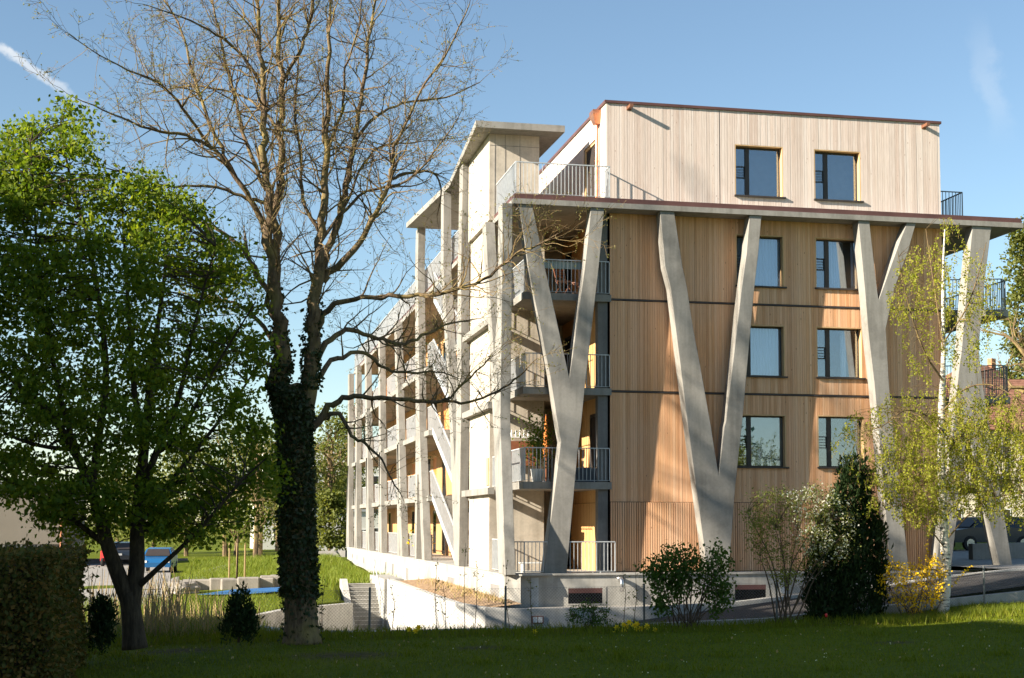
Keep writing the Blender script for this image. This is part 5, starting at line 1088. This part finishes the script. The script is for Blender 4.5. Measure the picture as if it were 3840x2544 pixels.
# ================================================================== CARS
def car(name, loc, rz, paint, label, cat='car'):
    t = empty(name, loc, label, cat); t.rotation_euler = (0, 0, rz)
    prof = [(-2.05, 0.35), (-2.1, 0.62), (-1.95, 0.86), (-1.2, 0.97), (-0.62, 1.40), (0.55, 1.47), (1.45, 1.38), (1.95, 0.95), (2.08, 0.75), (2.05, 0.35)]
    mb = MB(); secs = [(-0.86, 0.93), (-0.82, 1.0), (0.82, 1.0), (0.86, 0.93)]
    n = len(prof)
    for w, sc in secs: mb.v += [(x * (1 if sc == 1 else 0.99), w * (0.80 if z > 1.2 else 1), z if z < 1 else z * (1 if sc == 1 else 0.985)) for x, z in prof]
    for k in range(3): mb.f += [(k * n + i, k * n + (i + 1) % n, (k + 1) * n + (i + 1) % n, (k + 1) * n + i) for i in range(n)]
    mb.f += [tuple(range(n)), tuple(range(3 * n, 4 * n))[::-1]]; mb.build('body', paint, t)
    mb = MB()
    for s in (-1, 1): mb.add([(-1.1, s * 0.845, 0.98), (1.6, s * 0.845, 0.98), (1.25, s * 0.705, 1.34), (-0.55, s * 0.705, 1.36)], [(0, 1, 2, 3)])
    mb.add([(-1.23, -0.72, 1.0), (-1.23, 0.72, 1.0), (-0.66, 0.6, 1.39), (-0.66, -0.6, 1.39)], [(0, 1, 2, 3)]); mb.add([(1.91, -0.7, 1.02), (1.91, 0.7, 1.02), (1.52, 0.6, 1.36), (1.52, -0.6, 1.36)], [(0, 1, 2, 3)])
    mb.build('windows', 'frame', t)
    for x in (-1.3, 1.3):
        for s in (-1, 1):
            mb = MB(); mb.tube([(x, s * 0.72, 0.31), (x, s * 0.89, 0.31)], 0.31, 18); wl = mb.build('wheel', 'rubber', t); mb = MB(); mb.tube([(x, s * 0.88, 0.31), (x, s * 0.90, 0.31)], 0.19, 12); mb.build('rim', 'stainless', wl)
    for s in (-1, 1):
        mb = MB(); mb.box(-2.11, -2.02, s * 0.5, s * 0.78, 0.62, 0.74); mb.build('headlight', 'whitebox', t); mb = MB(); mb.box(2.0, 2.09, s * 0.55, s * 0.8, 0.72, 0.86); mb.build('tail_light', 'red', t)
M['paint_blue'] = plain('paint_blue', (0.02, 0.13, 0.32), 0.25, 0.2, 0.5, 0.03); M['paint_dark'] = plain('paint_dark', (0.03, 0.04, 0.055), 0.2, 0.2, 0.5, 0.03)
gz = -1.52
def ongr(X, Y, y): p = atd(X, Y, y=y); return (p[0], p[1], ground_z(p[0], p[1]) + 0.03)
car('parked_car', ongr(368, 1330, 50), 1.5, 'paint_blue', 'bright blue car parked behind the dry stalks')
car('parked_car', ongr(290, 1310, 60), 1.75, 'paint_dark', 'dark blue car parked next to the red scooter')
car('parked_car', (20.5, 15.5, 0.32), 0.1, 'paint_dark', 'dark car parked under the right end of the building')
sx, sy, sz_ = ongr(246, 1318, 58); t = empty('motor_scooter', (sx, sy, sz_), 'red motor scooter with a black seat on the car park', 'scooter'); t.rotation_euler = (0, 0, 1.3)
mb = MB(); mb.prism_y([(-0.75, 0.35), (-0.3, 0.28), (0.2, 0.28), (0.75, 0.5), (0.8, 0.75), (0.1, 0.72), (-0.1, 0.4), (-0.45, 0.45), (-0.6, 1.0), (-0.72, 0.95)], -0.17, 0.17); mb.build('body', 'red', t)
mb = MB(); mb.box(0.05, 0.8, -0.14, 0.14, 0.755, 0.85); mb.build('seat', 'rubber', t)
for x in (-0.72, 0.6): mb = MB(); mb.tube([(x, -0.06, 0.27), (x, 0.06, 0.27)], 0.27, 16); mb.build('wheel', 'rubber', t)
mb = MB(); mb.tube([(-0.62, -0.33, 1.06), (-0.58, 0, 1.0), (-0.62, 0.33, 1.06)], 0.018, 6); mb.build('handlebar', 'frame', t)

# ================================================================== LEFT BACKGROUND
def sheet(name, pts, mat):
    mb = MB(); mb.add([(x, y, ground_z(x, y) + 0.07) for x, y in pts], [tuple(range(len(pts)))]); o = mb.build(name, mat); o['kind'] = 'structure'
def strip_path(name, c, w, mat):
    mb = MB()
    for (a, b) in zip(c[:-1], c[1:]):
        d = Vector((b[0] - a[0], b[1] - a[1])).normalized(); n = Vector((-d.y, d.x)) * w / 2; mb.add([(a[0] + n.x, a[1] + n.y, ground_z(*a) + 0.04), (a[0] - n.x, a[1] - n.y, ground_z(*a) + 0.04), (b[0] - n.x, b[1] - n.y, ground_z(*b) + 0.04), (b[0] + n.x, b[1] + n.y, ground_z(*b) + 0.04)], [(0, 1, 2, 3)])
    o = mb.build(name, mat); o['kind'] = 'structure'
def gp(X, y): p = atd(X, 1300, y=y); return (float(p[0]), y)
mb = MB()
for ya, yb in zip(np.arange(8, 62, 4), np.arange(12, 66, 4)):
    a0, a1, b0, b1 = gp(60, ya), gp(395, ya), gp(60, yb), gp(395, yb); mb.add([(*p, ground_z(*p) + 0.03) for p in (a0, a1, b1, b0)], [(0, 1, 2, 3)])
o = mb.build('car_park', 'paving'); o['kind'] = 'structure'
strip_path('garden_path', [gp(415, 26), gp(440, 33), gp(480, 42), gp(540, 52), gp(640, 62), gp(800, 75)], 1.6, 'paving')
strip_path('play_area', [gp(405, 21), gp(520, 24), gp(690, 24)], 4.0, 'paving')
sheet('blue_play_mat', [gp(455, 15.2), gp(560, 14.8), gp(668, 15.5), gp(660, 17.2), gp(540, 16.8)], 'bluemat')
for i in range(9):
    X = 425 + i * 30; p = gp(X, 18.6 + 0.4 * math.sin(i)); z = ground_z(*p); w = 0.5 + 0.08 * math.sin(i * 2.1); mb = MB(); mb.box(-w, w, -0.3, 0.3, -0.1, 0.42 + 0.04 * math.sin(i * 3)); o = mb.build('stone_block', 'stone'); o.location = (p[0], p[1], z); o.rotation_euler = (0, 0, 0.08 * math.sin(i * 5))
    bv = o.modifiers.new('bevel', 'BEVEL'); bv.width = 0.05; bv.segments = 2; tag(o, 'rough grey stone block in the low row edging the play area', 'stone block', 'stone blocks edging the play area')
def boulder(X, y, s, label):
    p = gp(X, y); mb = MB(); bm = bmesh.new(); bmesh.ops.create_icosphere(bm, subdivisions=3, radius=s)
    for v in bm.verts: k = 1 + 0.22 * math.sin(v.co.x * 5 / s + y) * math.cos(v.co.y * 4 / s) + 0.08 * math.sin(v.co.z * 9 / s); v.co = Vector((v.co.x * 1.5 * k, v.co.y * k, v.co.z * 0.62 * k))
    me = bpy.data.meshes.new('boulder'); bm.to_mesh(me); bm.free(); me.materials.append(M['stone']); o = bpy.data.objects.new('boulder', me); COL.objects.link(o); o.location = (p[0], p[1], ground_z(*p) + s * 0.3); tag(o, label, 'boulder')
boulder(628, 26, 0.55, 'flat pale boulder beside the trunk on the play area'); boulder(418, 17, 0.5, 'rough boulder at the left end of the stone block row')
def young_tree(X, y, label):
    p = gp(X, y); t = empty('staked_young_tree', (p[0], p[1], ground_z(*p)), label, 'tree')
    for dx in (-0.35, 0.35, 0.0): mb = MB(); mb.tube([(dx, 0.3 if dx == 0 else -0.15, 0), (dx, 0.3 if dx == 0 else -0.15, 1.9)], 0.04, 7); mb.build('stake', 'straw', t)
    mb = MB(); mb.tube([(0, 0, 0), (0.02, 0, 1.6), (0, 0, 3.4)], [0.05, 0.04, 0.012], 7); mb.build('trunk', 'bark_shrub', t); P = [(rng.gauss(0, 0.5), rng.gauss(0, 0.5), rng.gauss(2.9, 0.5)) for _ in range(500)]; V, Fq = leaves(P, 0.10); rawmesh('foliage', V, Fq, 'leaf_green', t)['kind'] = 'stuff'
young_tree(548, 28, 'young tree tied between pale wooden stakes on the play area')
def far_tree(name, loc, h, w, leafm, n, label, lsize=0.22, bare=False, cat='tree', group=None, flat=1.0):
    t = empty(name, loc, label, cat, group); mb = MB(); mb.tube([(0, 0, -0.3), (rng.gauss(0, 0.2), 0, h * 0.45), (rng.gauss(0, 0.3), rng.gauss(0, 0.3), h * 0.9)], [h * 0.022, h * 0.016, 0.03], 7); mb.build('trunk', 'bark_bare', t)
    tw = MB(); tips = []
    for k in range(13):
        z = h * rng.uniform(0.2, 0.75); d = Vector((rng.gauss(0, 1), rng.gauss(0, 1), rng.uniform(0.4, 1.4))).normalized(); twig(tw, Vector((0, 0, z)), d, min(w, h * 0.4) * rng.uniform(0.6, 1.1), h * 0.009, 2 if bare else 1, tips, 0.8, 0, (4, 4), 0.3, 0.05)
    o = tw.build('twigs', 'twig_bare', t); o['kind'] = 'stuff'
    if not bare:
        P = []
        for k in range(max(8, n // 45)):
            a = rng.uniform(0, 6.283); zz = rng.uniform(0.18, 1.0); rr = w * math.sqrt(max(0.05, 1 - (abs(zz - 0.5) / 0.55) ** 2)) * rng.uniform(0.25, 1.0) * flat; c = np.array((math.cos(a) * rr, math.sin(a) * rr, zz * h)); P.append(c + npr.normal(size=(45, 3)) * w * 0.13)
        V, Fq = leaves(np.concatenate(P), lsize, 0.3); rawmesh('foliage', V, Fq, leafm, t)['kind'] = 'stuff'
    return t
def gp3(X, y): p = gp(X, y); return (p[0], p[1], ground_z(*p))
for i, (X, y, h, w, lm, bare, lb) in enumerate([(590, 62, 9.0, 2.6, 'leaf_far', True, 'bare grey tree left of the ivy trunk in the far garden'), (600, 80, 10.0, 4.2, 'leaf_far', False, 'yellow-green far tree low behind the leafy tree on the left'), (520, 88, 11.0, 4.6, 'leaf_far', False, 'broad far tree behind the young staked tree'), (430, 90, 9.0, 4.2, 'leaf_far', False, 'far yellowish tree above the blue car'), (765, 84, 12.0, 3.4, 'leaf_far', False, 'light green far tree right of the ivy trunk'),
      (760, 95, 11.0, 3.6, 'leaf_far', True, 'bare far tree rising right of the ivy trunk beside the building'), (800, 92, 12.6, 2.6, 'leaf_far', False, 'narrow light green tree at the far end of the building'), (350, 100, 7.0, 4.5, 'leaf_far', False, 'low far tree behind the parked cars'), (640, 105, 10.0, 4.0, 'leaf_far', True, 'bare pale tree farthest behind the ivy trunk'), (270, 105, 8.5, 5.0, 'leaf_far', False, 'far tree between the beige hall and the parked cars'), (540, 70, 5.5, 2.0, 'leaf_far', True, 'small bare tree beside the garden path'), (762, 70, 4.6, 1.7, 'leaf_far', False, 'small thin tree standing right in front of the white pavilion'), (690, 88, 10.5, 4.2, 'leaf_far', False, 'far bush-like tree hidden behind the ivy trunk')]):
    far_tree('far_tree', gp3(X, y), h, w, lm, 4200, lb, 0.27, bare)
def house(name, loc, rz, sx, sy, h, roofh, wallm, label, nwin=3, over=0.5, roofm='tile', cat='house', floors=2):
    t = empty(name, loc, label, cat); t.rotation_euler = (0, 0, rz); mb = MB(); mb.box(-sx, sx, -sy, sy, -1, h); mb.build('wall', wallm, t)
    mb = MB()
    if roofh > 0.5:
        a, b = sx + over, sy + over; mb.add([(-a, -b, h), (a, -b, h), (a, b, h), (-a, b, h), (-a + sy * 0.9, 0, h + roofh), (a - sy * 0.9, 0, h + roofh)], [(0, 1, 5, 4), (1, 2, 5), (2, 3, 4, 5), (3, 0, 4), (0, 3, 2, 1)])
    else: mb.box(-sx - 0.15, sx + 0.15, -sy - 0.15, sy + 0.15, h, h + 0.25)
    rf = mb.build('roof', roofm, t)
    if roofh > 0.5: mb = MB(); mb.box(sx * 0.3, sx * 0.3 + 0.6, -0.3, 0.3, h + roofh * 0.5, h + roofh + 0.7); mb.build('chimney', 'terracotta', rf)
    for fl in range(floors):
        for i in range(nwin):
            x = lerp(-sx * 0.75, sx * 0.75, i / max(1, nwin - 1)); z = 0.9 + fl * 2.8
            if z + 1.4 > h: continue
            mb = MB(); mb.box(x - 0.6, x + 0.6, -sy - 0.05, -sy + 0.02, z, z + 1.35); w = mb.build('window', 'whitebox', t); mb = MB(); mb.box(x - 0.52, x - 0.03, -sy - 0.06, -sy, z + 0.08, z + 1.27); mb.box(x + 0.03, x + 0.52, -sy - 0.06, -sy, z + 0.08, z + 1.27); mb.build('pane', 'frame', w)
    return t
p = gp3(765, 78); house('pavilion', p, 0.1, 2.6, 3, 3.6, 0, 'render_white', 'white flat-roofed pavilion seen between the ivy trunk and the building', 2, 0.3, 'steel', 'building', 1)
p = gp3(740, 125); house('apartment_house', p, 0.1, 7, 5, 11, 0, 'render_white', 'pale far apartment house behind the bare trees left of the building', 4, 0.3, 'steel', 'building', 3)
def hall():
    p = gp3(20, 58); t = empty('beige_hall', p, 'low beige hall with a corrugated metal plinth behind the hedge', 'building'); x1 = float(atd(160, 1240, y=58)[0]) - p[0]
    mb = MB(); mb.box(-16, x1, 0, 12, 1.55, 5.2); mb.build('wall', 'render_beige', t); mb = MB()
    for k in range(70): a = -16 + k * 0.26; mb.box(a, min(a + 0.15, x1), 0.02 + 0.07 * (k % 2), 0.3, -0.5, 1.55) if a < x1 - 0.1 else None
    mb.box(-16, x1, 0.3, 11.9, -0.5, 1.55); mb.build('corrugated_plinth', 'corrug', t); mb = MB(); mb.box(-16.3, x1 + 0.3, -0.3, 12.3, 5.2, 5.5); mb.build('roof', 'steel_dark', t)
    mb = MB(); mb.tube([(x1 - 0.5, -0.08, -0.5), (x1 - 0.5, -0.08, 5.2)], 0.06, 8); mb.build('downpipe', 'copper', t)
hall()
ribbon_wall('garden_wall', [(*gp(60, 64), -0.9, -2), (*gp(330, 62), -0.95, -2), (*gp(430, 66), -1.0, -2)], 0.3, 'conc_dark', 'low dark concrete wall along the back of the car park')
ribbon_wall('garden_wall', [(*gp(690, 66), -0.55, -2), (*gp(800, 64), -0.45, -2)], 0.3, 'conc_dark', 'low dark wall in front of the white pavilion')
# ================================================================== RIGHT BACKGROUND
def gr(X, y): p = atd(X, 1200, y=y); return (float(p[0]), y, ground_z(float(p[0]), y))
hx = gr(2420, 66); house('tiled_house', (hx[0], 70, 0.4), -0.12, 10.5, 6, 8.4, 4.6, 'render_cream', 'cream house with a red tiled roof beyond the right balconies', 5, 0.7, 'tile', 'house', 3)
hx = gr(2300, 95); house('tiled_house', (hx[0], 98, 0.4), 0.3, 6, 6, 13.2, 4.2, 'render_cream', 'second tiled house whose hipped roof peeps over the nearer red roof', 4, 0.6, 'tile', 'house', 4)
far_tree('poplar_tree', (gr(2378, 82)[0] + 0.6, 82, 0.4), 29, 2.6, 'leaf_far', 12000, 'tall dense yellow-green tree at the right edge beyond the balconies', 0.36)
far_tree('far_tree', (gr(2330, 64)[0], 60, 0.4), 20, 5.0, 'leaf_far', 0, 'bare spreading tree behind the right balconies', 0.2, True)
ribbon_wall('garden_wall', [(14, 4.5, 0.75, -0.5), (34, 5, 1.15, -0.3)], 0.3, 'conc', 'low concrete wall behind the forked last column on the right')
# ================================================================== OUTSIDE THE FRAME, TO THE LEFT AND BEHIND (houses and bare trees on the left are added to cast shade)
house('shade_house', (-37, -18.4, -1.3), math.pi / 2, 4.4, 6, 15.4, 2.0, 'render_beige', 'narrow beige unseen house added left of the hedge for shade', 3, 0.6, 'tile', 'house', 5)  # unseen houses, placed and sized for the shadow they throw
house('shade_house', (-37, -39.6, -1.3), math.pi / 2, 17.4, 6, 16.8, 3.2, 'render_cream', 'tall unseen house added left of the lawn to shade it', 6, 0.6, 'tile', 'house', 5)
house('shade_house', (-40, -0.5, -1.4), math.pi / 2, 5.0, 5, 8.2, 2.8, 'render_white', 'smaller unseen house added farther along to shade the garden grass', 3)
for loc, rz, sc, lb in (((-19.5, -10.6, -1.4), 1.75, (1.15, 1.15, 1.5), 'second bare tree, unseen, added beyond the hedge to cast shade streaks'), ((-33.0, -12.9, -1.4), 0.25, (2.1, 2.1, 1.9), 'third and largest bare tree, unseen, added far beyond the hedge for shade streaks'), ((-41.0, -14.2, -1.4), 0.42, (2.3, 2.3, 2.15), 'fourth bare tree, unseen, added farthest behind the others for more shade streaks')):
    b2 = copy_tree(BT, None, ('twigs', 'buds', 'ivy')); b2.location = loc; b2.rotation_euler = (0, 0, rz); b2.scale = sc; b2['label'] = lb  # unseen trees added without twigs to throw shade streaks on the columns
for i, (x, y, h) in enumerate([(-20, -76, 15), (-9, -80, 13), (3, -78, 16), (14, -74, 14), (26, -72, 15)]):
    far_tree('garden_tree', (x, y, -1.2), h, 5.0, 'leaf_maple', 5200, ['round green tree behind the viewpoint, farthest left', 'round green tree behind the viewpoint, second from left', 'round green tree behind the viewpoint, tallest and central', 'round green tree behind the viewpoint, second from right', 'round green tree behind the viewpoint, farthest right'][i], 0.35)
